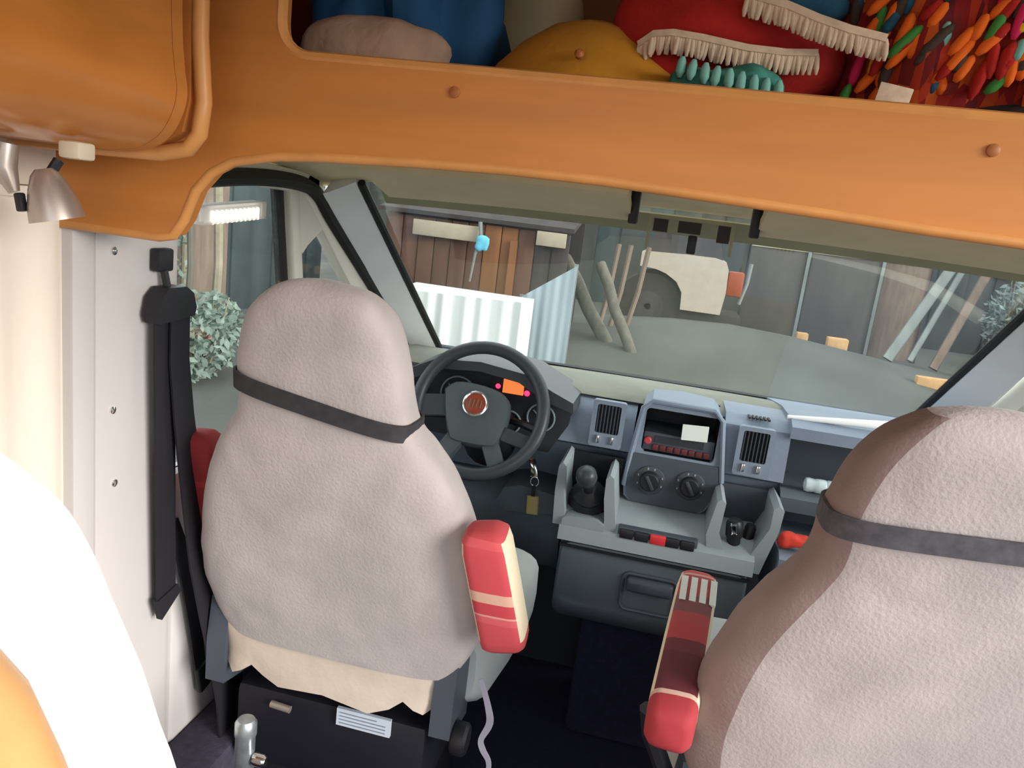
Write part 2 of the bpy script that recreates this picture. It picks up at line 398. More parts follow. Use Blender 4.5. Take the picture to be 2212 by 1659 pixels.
# luton bulkhead walls closing the shelf space
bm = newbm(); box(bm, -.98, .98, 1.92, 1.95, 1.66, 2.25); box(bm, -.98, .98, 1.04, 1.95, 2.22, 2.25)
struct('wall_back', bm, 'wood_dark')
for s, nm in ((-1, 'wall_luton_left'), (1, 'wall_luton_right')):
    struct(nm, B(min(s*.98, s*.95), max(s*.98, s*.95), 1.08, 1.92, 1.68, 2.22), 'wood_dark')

# ================================================================== OVERCAB SHELF BOARD
sh = thing('overcab_shelf', (0, 1.04, 1.44), 'orange wood overcab shelf front arching above both cab seats', 'shelf')
bottom = [(-.945, 1.45), (-.77, 1.45), (-.745, 1.455), (-.728, 1.48), (-.71, 1.525), (-.685, 1.553), (-.65, 1.573), (-.58, 1.587), (-.508, 1.593), (-.371, 1.60), (-.241, 1.604), (-.117, 1.604), (.003, 1.60), (.173, 1.594), (.281, 1.589), (.391, 1.586), (.50, 1.580), (.60, 1.570), (.65, 1.553), (.69, 1.52), (.71, 1.48), (.73, 1.455), (.77, 1.45), (.945, 1.45)]
outer = bottom+[(.945, 2.24), (-.945, 2.24)]
inner = rrect(-.588, .64, 1.722, 2.17, .045, 6)
bm = newbm(); ring_hole(bm, outer, inner, 'xz', 1.04, 1.075); obj('front_board', bm, 'wood', sh, ang=25)
bm = newbm(); tube(bm, [(x, 1.046, z) for x, z in bottom], .008, 10); obj('edge_lip', bm, 'wood_trim', sh)
bm = newbm(); tube(bm, [(x, 1.048, z) for x, z in inner], .0095, 8, closed=True); obj('opening_trim', bm, 'wood_trim', sh)
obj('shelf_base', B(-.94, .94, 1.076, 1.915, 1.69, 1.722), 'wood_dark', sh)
for x, z in ((-.327, 1.694), (.333, 1.686)):
    bm = newbm(); lathe(bm, [(.0075, 0), (.0075, .003), (.005, .0045)], (x, 1.04, z), (0, -1, 0), 14); obj('screw_cap', bm, 'wood_dark', sh)

# ================================================================== OVERHEAD LOCKER (left)
lk = thing('overhead_locker', (-.80, .30, 1.56), 'glossy orange wood overhead locker with curved door, top left above curtain', 'cabinet')
def lprof(off):                                        # XZ profile of the bulging front
    return [(-.665+off, 2.24), (-.655+off, 1.95), (-.65+off, 1.74), (-.645+off, 1.68), (-.640+off, 1.645), (-.648+off, 1.615), (-.665+off, 1.59), (-.695+off, 1.572), (-.74+off, 1.565)]
def lsec(off, back): return lprof(off)+[(back, 1.565), (back, 2.24)]
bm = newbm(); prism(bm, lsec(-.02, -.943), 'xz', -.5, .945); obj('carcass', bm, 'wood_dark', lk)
bm = newbm(); fr = catmull(lprof(0), 4); bk = [(x-.018, z+.006) for x, z in reversed(fr)]
prism(bm, fr+bk, 'xz', -.5, .897); dd = obj('door', bm, 'wood_gloss', lk)
bm = newbm(); prism(bm, [(x-.002, z) for x, z in fr]+[(x-.002, z) for x, z in bk], 'xz', .901, .922); obj('end_stile', bm, 'wood', lk)
bm = newbm(); tube(bm, [(-.654, .954, 2.24), (-.648, .954, 1.72), (-.640, .954, 1.64), (-.645, .954, 1.60), (-.66, .954, 1.58), (-.70, .954, 1.57), (-.80, .954, 1.568), (-.93, .954, 1.568)], .011, 10); obj('end_trim', bm, 'wood_trim', lk)
bm = newbm(); prism(bm, [(-.66, 2.24), (-.655, 1.64), (-.665, 1.60), (-.70, 1.578), (-.94, 1.578), (-.94, 2.24)], 'xz', .945, .965); obj('end_panel', bm, 'wood', lk)

# ================================================================== CURTAIN, LAMP, BENCH (left, near the camera)
bm = newbm(); n = 60; rings = []
ys = [.10+.86*k/n for k in range(n+1)]
fr = [V(-.868+.005*math.sin(y*62)+.004*math.sin(y*23), y, 0) for y in ys]
for z in (.86, 1.1, 1.35, 1.50):
    rings.append([V(p.x, p.y, z) for p in fr]+[V(p.x-.004, p.y, z) for p in reversed(fr)])
loft(bm, rings); ct = tag(obj('curtain', bm, 'curtain'), 'cream pleated side window curtain hanging on the left wall', 'curtain')
obj('curtain_rail', B(-.905, -.855, .05, .86, 1.505, 1.56, bev=.006), 'ivory', ct)
obj('heading_tape', B(-.90, -.86, .08, .96, 1.492, 1.506), 'curtain', ct)
lp = thing('reading_lamp', (-.70, .765, 1.562), 'small bronze reading spotlight hanging below the overhead locker', 'lamp')
obj('mount', B(-.700, -.672, .772, .800, 1.548, 1.568, bev=.004), 'arm_side', lp)
bm = newbm(); tube(bm, [(-.70, .775, 1.545), (-.705, .768, 1.53), (-.70, .762, 1.515)], .006, 8); obj('swivel_arm', bm, 'black', lp)
ax = V(.16, .10, -.75)
bm = newbm(); lathe(bm, [(.009, -.006), (.015, .0), (.021, .014), (.027, .034), (.029, .050), (.026, .050), (.02, .02), (.004, .012)], (-.703, .758, 1.528), ax, 24); hd = obj('shade', bm, 'lampsteel', lp)
bm = newbm(); lathe(bm, [(.011, .018), (.013, .034), (.001, .045)], (-.703, .758, 1.528), ax, 14); obj('bulb', bm, 'ivory', hd)
bm = newbm(); tube(bm, [(-.735, .74, 1.557), (-.738, .738, 1.53), (-.728, .742, 1.505)], [.012, .014, .006], 10); obj('back_cap', bm, 'bronze', lp)
bm = newbm(); obox(bm, (-.722, .742, 1.505), (-.718, .742, 1.485), (0, 1, 0), .009, .009, .002); obj('switch', bm, 'black', lp)

bn = thing('bench_seat', (-.68, .35, 0), 'white padded dinette bench end with orange wood hoop, lower left corner', 'bench')
arc = [(.10, 1.405), (.25, 1.40), (.38, 1.375), (.45, 1.345), (.491, 1.318), (.535, 1.275), (.568, 1.236), (.60, 1.178), (.623, 1.124), (.650, 1.063), (.675, 1.005), (.705, .92), (.74, .83), (.79, .66), (.82, .50), (.83, .285)]
arc = [(a, b) for a, b in catmull(arc, 3)]
bm = newbm(); prism(bm, arc+[(-.2, .285), (-.2, 1.40)], 'yz', -.78, -.505, .012); obj('backrest_pad', bm, 'cream_white', bn)
bm = newbm(); tube(bm, [(-.50, y, z) for y, z in [(.16, 1.305), (.30, 1.27), (.385, 1.215), (.436, 1.155), (.471, 1.096), (.503, 1.01), (.532, .92), (.557, .82), (.58, .66), (.59, .29)]], .035, 16)
hp = obj('wooden_hoop', bm, 'hoop', bn)
obj('plinth', B(-.79, -.50, -.2, .80, 0, .284, bev=.01), 'wood', bn)
bm = newbm(); prism(bm, [(-.1, .29), (.57, .29), (.555, .66), (.52, .85), (.48, .99), (.42, 1.11), (.34, 1.19), (.2, 1.245), (-.1, 1.26)], 'yz', -.504, -.494); obj('end_panel', bm, 'wood', bn)

# ================================================================== SEAT BELT
sb = thing('seat_belt', (-.91, 1.28, .30), 'black seat belt hanging from the left door pillar', 'seat belt')
obj('height_slider', B(-.925, -.905, 1.232, 1.275, 1.368, 1.41, bev=.005), 'black', sb)
bm = newbm(); tube(bm, [(-.912, 1.255, 1.37), (-.905, 1.257, 1.335)], .007, 8); obj('guide_stem', bm, 'black', sb)
bm = newbm(); prism(bm, [(1.207, 1.293), (1.215, 1.325), (1.235, 1.342), (1.285, 1.342), (1.308, 1.328), (1.318, 1.300), (1.312, 1.285), (1.212, 1.278)], 'yz', -.918, -.885, .006); obj('belt_guide', bm, 'black', sb)
bm = newbm(); strapm(bm, [(-.902, 1.245, 1.31), (-.902, 1.248, 1.2), (-.903, 1.262, .9), (-.904, 1.272, .70)], .058, .004, (0, 1, 0)); obj('belt_tail', bm, 'webbing', sb)
bm = newbm(); prism(bm, [(1.238, .715), (1.30, .725), (1.312, .705), (1.252, .668)], 'yz', -.910, -.897, .003); obj('belt_fold', bm, 'webbing', sb)
bm = newbm(); strapm(bm, [(-.893, 1.278, 1.31), (-.895, 1.282, 1.2), (-.89, 1.294, 1.085), (-.885, 1.310, .975), (-.875, 1.318, .88), (-.865, 1.330, .775), (-.855, 1.356, .66), (-.845, 1.39, .53), (-.838, 1.412, .43), (-.835, 1.43, .326)], [.055, .057, .06, .066, .072, .078, .085, .092, .10, .105], .004, (0, 1, 0)); obj('shoulder_belt', bm, 'webbing', sb)
bm = newbm(); strapm(bm, [(-.912, 1.305, .86), (-.912, 1.325, .80), (-.912, 1.348, .73), (-.912, 1.371, .646), (-.912, 1.396, .54), (-.912, 1.412, .46)], [.02, .036, .042, .042, .040, .036], .004, (0, 1, 0)); obj('lap_belt', bm, 'webbing', sb)
bm = newbm(); obox(bm, (-.91, 1.412, .47), (-.91, 1.428, .40), (0, 1, 0), .042, .016, .006); obj('belt_tongue', bm, 'black', sb)

# ================================================================== CAB SEATS
PROFILE = [(.626, 1.392, .250, .012), (.67, 1.382, .275, .013), (.731, 1.367, .292, .012), (.80, 1.352, .296, .011), (.86, 1.337, .291, .011), (.93, 1.320, .280, .011), (1.0, 1.304, .260, .011), (1.064, 1.288, .230, .010), (1.12, 1.275, .194, .006), (1.15, 1.267, .174, .002), (1.18, 1.26, .163, -.002), (1.223, 1.249, .160, -.005), (1.273, 1.237, .151, -.005), (1.318, 1.226, .137, -.004), (1.355, 1.217, .116, -.002), (1.384, 1.210, .085, 0), (1.398, 1.206, .045, 0), (1.402, 1.205, .004, 0)]
def ring(cx, cy, z, hw, ht, e=.5, n=40):
    f = lambda x: math.copysign(abs(x)**e, x)
    return [V(cx+hw*f(math.cos(2*PI*k/n)), cy+ht*f(math.sin(2*PI*k/n)), z) for k in range(n)]
RAMP_D = ramp_mat('driver_armrest_patchwork', [(0, (.55, .07, .085)), (.27, (.60, .10, .115)), (.325, (.62, .30, .25)), (.34, (.50, .05, .065)), (.44, (.64, .38, .29)), (.52, (.55, .065, .08)), (.86, (.60, .09, .10)), (.92, (.52, .06, .07))], 2)
M['arm_l'] = ramp_mat('left_armrest_cloth', [(0, (.42, .04, .045)), (.5, (.50, .05, .055)), (.55, (.36, .035, .04))], 2)
RAMP_P = ramp_mat('passenger_armrest_patchwork', [(0, (.36, .03, .04)), (.10, (.62, .40, .33)), (.125, (.11, .012, .02)), (.34, (.15, .018, .025)), (.42, (.42, .045, .045)), (.52, (.40, .05, .05)), (.60, (.20, .06, .06)), (.72, (.42, .05, .05)), (.88, (.62, .34, .27)), (.895, (.55, .06, .06))])
M['arm_d'] = RAMP_D; M['arm_p'] = RAMP_P
def armrest(parent, near, far, w_, h_, m, name='armrest', up=(0, 0, 1), side='arm_side'):
    near = Vector(near); far = Vector(far); a = (far-near); L_ = a.length; a.normalize()
    s = a.cross(Vector(up)).normalized(); u = s.cross(a)
    rings = []
    for t, k in ((0, .55), (.015, .80), (.05, .97), (.12, 1), (.5, 1.0), (.85, .98), (.94, .9), (.985, .66), (1, .35)):
        c = near+a*(L_*t); n = 24; f = lambda x: math.copysign(abs(x)**.45, x)
        rings.append([c+s*(w_/2*k*f(math.cos(2*PI*i/n)))+u*(h_/2*k*f(math.sin(2*PI*i/n))) for i in range(n)])
    bm = newbm(); loft(bm, rings); bm.normal_update(); bmesh.ops.recalc_face_normals(bm, faces=bm.faces)
    for fc in bm.faces:
        if abs(fc.normal.dot(s)) > .75 and fc.calc_center_median().dot(a)-near.dot(a) > .04: fc.material_index = 1
    return obj(name, bm, [m, side], parent)
def make_seat(cx, dy, label, dz=0.):
    t = thing('captain_seat', (cx, 1.60+dy, 0), label, 'seat', 'cab seats')
    rows = [(z+dz*min(1, (z-.6)/.5), y, hw, c) for z, y, hw, c in catmull(PROFILE, 4)]
    bm = newbm()
    def th(z): return .075-.012*max(0, min(1, (z-1.1)/.15)) if z < 1.33 else max(.006, .063*math.sqrt(max(0, 1-((z-1.33)/.072)**2)))
    NR = 72
    loft(bm, [ring(cx+c, y+dy, z, hw, th(z-dz*min(1, (z-.6)/.5)), n=NR) for z, y, hw, c in rows])
    if cx > 0:                                         # shade on the sides put into the colour of this cover
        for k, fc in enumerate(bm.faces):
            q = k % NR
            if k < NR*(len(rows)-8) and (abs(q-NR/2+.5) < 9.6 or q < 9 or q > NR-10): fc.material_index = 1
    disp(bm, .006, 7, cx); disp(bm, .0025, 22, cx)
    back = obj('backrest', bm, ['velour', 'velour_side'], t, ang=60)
    # strap round the neck
    bm = newbm(); rings = []
    tilt = -.028 if cx < 0 else .012; zo = 0 if cx < 0 else .050
    for k in range(40):
        rr = ring(cx, 1.263+dy, 1.175, .1665, .069)
        c = rr[k]; zt = 1.182+dz+zo+tilt*(c.x-cx)/.17
        yoff = 1.26-(zt-dz-1.175)*.25+dy
        c = V(cx+(c.x-cx)*1.0, yoff+(c.y-(1.263+dy))*1.07, zt)
        d = V(c.x-cx, c.y-yoff, 0).normalized()*.0025
        rings.append([c+d+V(0, -.002, .016), c+d+V(0, .002, -.016), c-d+V(0, .002, -.016), c-d+V(0, -.002, .016)])
    rings.append(rings[0]); loft(bm, rings, cap=False); bmesh.ops.remove_doubles(bm, verts=bm.verts, dist=1e-6)
    obj('neck_strap', bm, 'strap' if cx < 0 else 'strap_grey', back, label='dark elastic strap round the headrest neck')
    # hem skirt below the cover
    bm = newbm(); rings = []
    top = ring(cx, 1.396+dy, .640, .266, .074); rngs = []
    for j in range(6):
        q = j/5; rr = []
        for k, p in enumerate(top):
            a = 2*PI*k/len(top); rear = max(0, -math.sin(a))
            drop = (.045+.078*rear)*(1+.16*math.sin(p.x*38+1)+.08*math.sin(p.x*85))
            wob = .006*math.sin(p.x*60+j)*q
            rr.append(V(cx+(p.x-cx)*(1-.05*q), p.y+.004*q+wob*(-1 if p.y < 1.39+dy else 1), p.z-drop*q+.012))
        rngs.append(rr)
    inner_ = [[V(cx+(p.x-cx)*.985, p.y+(.004 if p.y < 1.398+dy else -.004), p.z) for p in r] for r in reversed(rngs)]
    loft(bm, rngs+inner_, cap=False); obj('cover_hem', bm, 'hem', t, label='cream cotton hem of the seat cover')
    # cushion
    bm = newbm(); rings = []
    for y, hw, z0, z1 in ((1.44, .27, .50, .66), (1.47, .30, .48, .69), (1.6, .315, .47, .70), (1.75, .325, .46, .71), (1.85, .325, .47, .71), (1.90, .30, .50, .685), (1.915, .25, .54, .65)):
        f = lambda x: math.copysign(abs(x)**.5, x)
        rings.append([V(cx+.02+hw*f(math.cos(2*PI*k/32)), y+dy, (z0+z1)/2+(z1-z0)/2*f(math.sin(2*PI*k/32))+.02*(abs(math.cos(2*PI*k/32))**2 if math.sin(2*PI*k/32) > 0 else 0)) for k in range(32)])
    loft(bm, rings); obj('seat_cushion', bm, 'cushion', t)
    # base, hinges, recliner
    bm = B(cx-.22, cx+.22, 1.36+dy, 1.84+dy, .30, .49, bev=.02); obj('seat_frame', bm, 'navy_black', t)
    bm = B(cx-.19, cx+.19, 1.40+dy, 1.80+dy, .0, .30, bev=.01); obj('pedestal', bm, 'black', t)
    for s in (-1, 1):
        bm = newbm(); prism(bm, [(1.33+dy, .50), (1.47+dy, .47), (1.47+dy, .58), (1.40+dy, .70), (1.345+dy, .69), (1.33+dy, .60)], 'yz', cx+s*.252-.022, cx+s*.252+.022, .01)
        obj('recliner_cover', bm, 'stack', t)
    bm = newbm(); lathe(bm, [(.030, 0), (.034, .006), (.034, .026), (.028, .032)], (cx+(.275 if cx < 0 else -.275), 1.36+dy, .49), (1 if cx < 0 else -1, 0, 0), 20); obj('recline_knob', bm, 'black', t)
    for s in ((-1, 1) if cx > 0 else ()):
        bm = newbm(); tube(bm, [(cx+s*.29, 1.38+dy, .62), (cx+s*.335, 1.36+dy, .72), (cx+s*.345, 1.35+dy, .77)], .016, 8); obj('armrest_bracket', bm, 'black', t)
    return t
drv = make_seat(-.572, 0, 'driver seat in beige velour cover behind the steering wheel')
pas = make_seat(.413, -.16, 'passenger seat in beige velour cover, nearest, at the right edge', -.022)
armrest(drv, (-.203, 1.30, .762), (-.258, 1.235, 1.012), .088, .078, 'arm_d', up=(0, 1, 0))
armrest(drv, (-.858, 1.37, .82), (-.878, 1.335, 1.05), .07, .06, 'arm_l', up=(0, 1, 0), side='arm_l')
a1 = armrest(pas, (.096, 1.075, .805), (.135, 1.47, .885), .078, .085, 'arm_p')
armrest(pas, (.775, 1.075, .805), (.755, 1.47, .885), .078, .085, 'arm_p')
for k in range(4):                                     # white woven dashes near the front of the passenger armrest
    x = .103+.018*k
    bm = newbm(); obox(bm, (x-.002, 1.345, .9005), (x+.002, 1.415, .9145), (1, 0, 0), .010, .004, .001); obj('woven_dash', bm, 'white', a1)
# driver seat extras: label, cord, seat pin
lb = obj('label_plate', B(-.55, -.43, 1.351, 1.359, .455, .495), 'label', drv, label='pale printed label on the black seat frame')
for k in range(4): obj('print_line', B(-.542, -.44+(-.02 if k == 3 else 0), 1.349, 1.3512, .462+.008*k, .4635+.008*k), 'ink', lb)
cp = catmull([(-.245, 1.315, .665, .009), (-.222, 1.30, .62, .012), (-.215, 1.30, .585, .014), (-.228, 1.302, .545, .011), (-.222, 1.30, .525, .012), (-.207, 1.30, .50, .010), (-.207, 1.30, .46, .009), (-.218, 1.305, .42, .008)], 5)
bm = newbm(); strapm(bm, [c[:3] for c in cp], [c[3] for c in cp], .003, (1, 0, 0)); obj('cord', bm, 'cord', drv, label='pale loose cover cord hanging beside the seat hinge')
bm = newbm(); tube(bm, [(-.70, 1.35, .465), (-.655, 1.35, .462)], .008, 10); obj('bolt', bm, 'bronze', drv)
bm = newbm(); lathe(bm, [(.019, 0), (.019, .50), (.021, .505), (.021, .53), (.016, .538), (.003, .54)], (-.672, 1.20, .0), (0, 0, 1), 20); st = tag(obj('steel_post', bm, 'steel'), 'galvanised steel post standing behind the driver seat base', 'post')
bm = newbm(); lathe(bm, [(.013, 0), (.013, .02), (.009, .026)], (-.652, 1.20, .455), (1, 0, 0), 12); obj('clamp_screw', bm, 'chrome', st)

# ================================================================== DASHBOARD
da = thing('dashboard', (0, 2.45, .36), 'blue-grey moulded dashboard across the cab under the windscreen', 'dashboard')
def sect(bm, x0, x1, pr, n=2):
    return loft(bm, [[V(x0+(x1-x0)*k/n, a, b) for a, b in pr] for k in range(n+1)])
bm = newbm(); sect(bm, -.90, -.055, [(2.33, 1.02), (2.28, .985), (2.248, .895), (2.30, .875), (2.34, .80), (2.38, .72), (2.86, .70), (2.86, 1.0), (2.5, 1.035)])
obj('driver_fascia', bm, 'dash', da)
bm = newbm(); sect(bm, .20, .385, [(2.30, 1.055), (2.255, 1.03), (2.235, .888), (2.28, .87), (2.30, .70), (2.40, .64), (2.86, .64), (2.86, 1.0), (2.5, 1.05)])
obj('right_vent_fascia', bm, 'dash', da)
bm = newbm(); sect(bm, .38, .92, [(2.285, 1.07), (2.235, 1.055), (2.24, 1.02), (2.31, 1.01), (2.40, 1.01), (2.86, .98), (2.86, 1.01), (2.5, 1.06)]); obj('upper_tray_lip', bm, 'dash', da)
obj('upper_tray_back', B(.38, .92, 2.44, 2.46, .84, 1.02), 'stack', da)
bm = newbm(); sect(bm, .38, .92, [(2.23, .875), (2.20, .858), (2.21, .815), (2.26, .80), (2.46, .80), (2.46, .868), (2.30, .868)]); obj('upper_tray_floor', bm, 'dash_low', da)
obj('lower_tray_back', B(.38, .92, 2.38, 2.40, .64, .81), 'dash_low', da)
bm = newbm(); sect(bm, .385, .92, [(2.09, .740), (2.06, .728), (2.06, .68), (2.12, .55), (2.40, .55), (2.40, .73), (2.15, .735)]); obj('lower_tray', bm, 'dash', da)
# top pad to the glass
bm = newbm(); rings = []
for k in range(31):
    x = -.90+1.80*k/30; q = (x/.9)**2
    rings.append([V(x, 2.33+.03*q, 1.03+.01*q), V(x, 2.36+.03*q, 1.046+.01*q), V(x, 2.52, 1.052), V(x, 2.7, 1.03), V(x, 2.89-.09*q, .999), V(x, 2.89-.09*q, .985), V(x, 2.4, 1.0)])
loft(bm, rings); obj('top_pad', bm, 'dash_top', da)
bm = newbm(); tube(bm, [(.37, 2.29, 1.070), (.55, 2.285, 1.085), (.70, 2.29, 1.095), (.86, 2.34, 1.095)], [.006, .011, .016, .022], 10); obj('grab_rail', bm, 'pillar', da)
# binnacle and instrument cluster
bm = newbm(); hood = [(-.77, 0.880), (-.765, 0.994), (-.735, 1.059), (-.66, 1.099), (-.52, 1.112), (-.38, 1.096), (-.30, 1.059), (-.235, 1.034), (-.23, 1.004), (-.31, 1.024), (-.40, 1.069), (-.52, 1.084), (-.65, 1.072), (-.715, 1.034), (-.735, 0.974), (-.74, 0.880)]
prism(bm, hood, 'xz', 2.16, 2.42, .006); obj('binnacle_hood', bm, 'wheel', da)
bm = newbm(); prism(bm, [(-.745, 0.850), (-.745, 0.984), (-.70, 1.044), (-.62, 1.074), (-.52, 1.082), (-.40, 1.064), (-.31, 1.019), (-.245, 1.004), (-.25, 0.944), (-.30, 0.850)], 'xz', 2.245, 2.30); cl = obj('instrument_cluster', bm, 'dial', da)
yc = 2.243
for x, z, r in ((-.60, .985, .055), (-.455, 1.0, .0), (-.335, .955, .042), (-.43, .925, .035)):
    if r:
        bm = newbm(); rg = [V(x+r*math.cos(2*PI*k/28), yc-.002, z+r*math.sin(2*PI*k/28)) for k in range(28)]
        tube(bm, rg, .003, 6, closed=True); obj('dial_ring', bm, 'mark', cl)
        bm = newbm(); obox(bm, (x, yc-.003, z), (x-.6*r, yc-.003, z+.5*r), (0, 0, 1), .004, .002); obj('needle', bm, 'mark', cl)
obj('amber_display', B(-.462, -.398, yc-.004, yc+.002, 1.014, 1.056), 'amber', cl)
for x, z, r in ((-.478, 1.030, .008), (-.387, 1.022, .009), (-.475, 1.0, .004)):
    bm = newbm(); lathe(bm, [(r, 0), (r*.6, .002)], (x, yc, z), (0, -1, 0), 10); obj('warning_light', bm, 'telltale', cl)
# steering column, stalks
bm = newbm(); tube(bm, [(-.50, 2.14, .93), (-.495, 2.30, .84)], [.065, .085], 16); obj('steering_column', bm, 'black', da)
bm = newbm(); tube(bm, [(-.54, 2.17, .96), (-.66, 2.13, .985), (-.70, 2.12, 1.0)], [.010, .012, .017], 8); obj('indicator_stalk', bm, 'black', da)
bm = newbm(); tube(bm, [(-.54, 2.17, .94), (-.67, 2.13, .94), (-.71, 2.12, .945)], [.010, .012, .016], 8); obj('light_stalk', bm, 'black', da)
bm = newbm(); tube(bm, [(-.45, 2.17, .955), (-.36, 2.13, .955), (-.325, 2.12, .95)], [.010, .012, .016], 8); obj('wiper_stalk', bm, 'black', da)
# knee panel
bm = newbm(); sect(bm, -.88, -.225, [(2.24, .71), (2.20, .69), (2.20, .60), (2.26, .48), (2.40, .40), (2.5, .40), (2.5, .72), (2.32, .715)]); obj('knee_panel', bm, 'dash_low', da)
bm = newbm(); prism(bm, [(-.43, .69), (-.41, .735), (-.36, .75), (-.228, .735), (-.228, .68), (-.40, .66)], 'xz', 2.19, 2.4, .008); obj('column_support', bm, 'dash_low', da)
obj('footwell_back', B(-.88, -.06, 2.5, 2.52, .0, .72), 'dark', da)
# centre stack
bm = newbm(); out = [(-.06, .80), (-.055, .90), (-.038, 1.045), (-.015, 1.068), (.075, 1.074), (.165, 1.066), (.192, 1.04), (.218, .86), (.218, .83), (.185, .765), (.165, .752), (-.035, .752), (-.055, .77)]
hole = rrect(-.026, .184, .912, 1.045, .012, 4)
ring_hole(bm, out, hole, 'xz', 2.225, 2.40); obj('stack_housing', bm, 'dash', da, ang=30)
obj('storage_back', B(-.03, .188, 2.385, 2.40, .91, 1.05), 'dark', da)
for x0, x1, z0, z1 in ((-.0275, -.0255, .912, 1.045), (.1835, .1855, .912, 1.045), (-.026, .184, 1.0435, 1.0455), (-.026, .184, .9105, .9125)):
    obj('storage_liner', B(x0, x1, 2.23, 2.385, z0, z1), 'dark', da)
bm = newbm(); tube(bm, [(-.058, 2.226, .80), (-.052, 2.222, .90), (-.036, 2.22, 1.045), (-.013, 2.22, 1.068), (.165, 2.22, 1.066), (.19, 2.22, 1.04), (.216, 2.222, .86)], .008, 8); obj('stack_trim', bm, 'dash', da)
bm = newbm(); prism(bm, [(-.045, .905), (.200, .905), (.212, .84), (.18, .768), (.162, .757), (-.032, .757), (-.048, .775), (-.052, .84)], 'xz', 2.217, 2.226, .003); hp2 = obj('heater_panel', bm, 'stack', da)
for x, z in ((.015, .831), (.130, .836)):
    bm = newbm(); lathe(bm, [(.044, 0), (.044, .004), (.040, .006)], (x, 2.217, z), (0, -1, 0), 24); kb = obj('knob_ring', bm, 'wheel', hp2)
    bm = newbm(); lathe(bm, [(.030, .006), (.028, .024), (.024, .028)], (x, 2.217, z), (0, -1, 0), 20); obj('heater_knob', bm, 'black', hp2)
    bm = newbm(); obox(bm, (x-.012, 2.187, z+.02), (x+.012, 2.187, z-.02), (0, 1, 0), .006, .010, .002); obj('knob_grip', bm, 'wheel', hp2)
    for a in (20, 75, 105, 160, 200, 340):
        ca, sa = math.cos(math.radians(a)), math.sin(math.radians(a))
        obj('scale_mark', B(x+.037*ca-.002, x+.037*ca+.002, 2.2095, 2.2115, z+.037*sa-.003, z+.037*sa+.003), 'mark', hp2)
rd = obj('radio', B(-.024, .182, 2.235, 2.384, .916, .972, bev=.004), 'stack', da)
M['radio_btn'] = mat('dark_red_radio_button', (.12, .022, .025), .4, var=.2); M['radio_knob'] = mat('red_lit_knob', (.42, .05, .06), .4, var=.1)
for k in range(8): obj('radio_button', B(.006+.021*k, .023+.021*k, 2.230, 2.237, .920, .937, bev=.002), 'radio_btn', rd)
bm = newbm(); lathe(bm, [(.011, 0), (.011, .012), (.008, .015)], (-.010, 2.236, .947), (0, -1, 0), 16); obj('radio_knob', bm, 'radio_knob', rd)
obj('radio_display', B(.01, .15, 2.232, 2.237, .944, .964), 'dial', rd)
# air vents
def vent(x0, x1, z0, z1, y):
    bm = newbm(); ring_hole(bm, rrect(x0-.014, x1+.014, z0-.042, z1+.012, .008, 3), rrect(x0, x1, z0, z1, .006, 3), 'xz', y-.012, y+.01)
    v = obj('air_vent', bm, 'dash', da, ang=30)
    obj('vent_back', B(x0-.004, x1+.004, y+.0, y+.012, z0-.004, z1+.004), 'dark', v)
    n = 7
    for k in range(n):
        x = x0+(x1-x0)*(k+.5)/n
        bm = newbm(); obox(bm, (x, y-.006, z0), (x, y-.006, z1), (.4, 1, 0), .010, .0025); obj('slat', bm, 'stack', v)
    for x in (x0+.008, x0+.050):
        obj('vent_tab', B(x, x+.011, y-.020, y-.010, z0-.030, z0-.006, bev=.003), 'chrome', v)
vent(-.168, -.098, .945, 1.032, 2.236)
vent(.252, .324, .938, 1.028, 2.226)
for k in range(6): obj('demist_slot', B(.262+.011*k, .268+.011*k, 2.262, 2.30, 1.053, 1.0575), 'dark', da)
# console with gear pod, switches, cup holder and drawer
bm = newbm(); sect(bm, -.215, .325, [(2.12, .735), (2.06, .705), (2.05, .665), (2.08, .655), (2.45, .655), (2.45, .76), (2.225, .755)]); obj('console_ledge', bm, 'console', da)
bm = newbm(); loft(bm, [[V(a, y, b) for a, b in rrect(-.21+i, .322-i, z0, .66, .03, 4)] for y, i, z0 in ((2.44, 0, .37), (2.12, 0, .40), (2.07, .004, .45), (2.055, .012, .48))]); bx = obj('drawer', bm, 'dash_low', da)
bm = newbm(); rg = rrect(-.015, .137, .495, .605, .02, 4); tube(bm, [V(a, 2.053, b) for a, b in rg], .006, 8, closed=True); obj('handle_surround', bm, 'stack', bx)
bm = newbm(); loft(bm, [[V(a, y, b) for a, b in rrect(-.005+i, .127-i, .555+i, .598-i, .008, 3)] for y, i in ((2.058, 0), (2.038, .002), (2.032, .008))]); obj('drawer_handle', bm, 'stack', bx)
obj('drawer_seam', B(-.205, .32, 2.046, 2.060, .648, .654), 'dark', da)
obj('console_foot', B(-.12, .28, 2.14, 2.44, .0, .40, bev=.02), 'carpet', da)
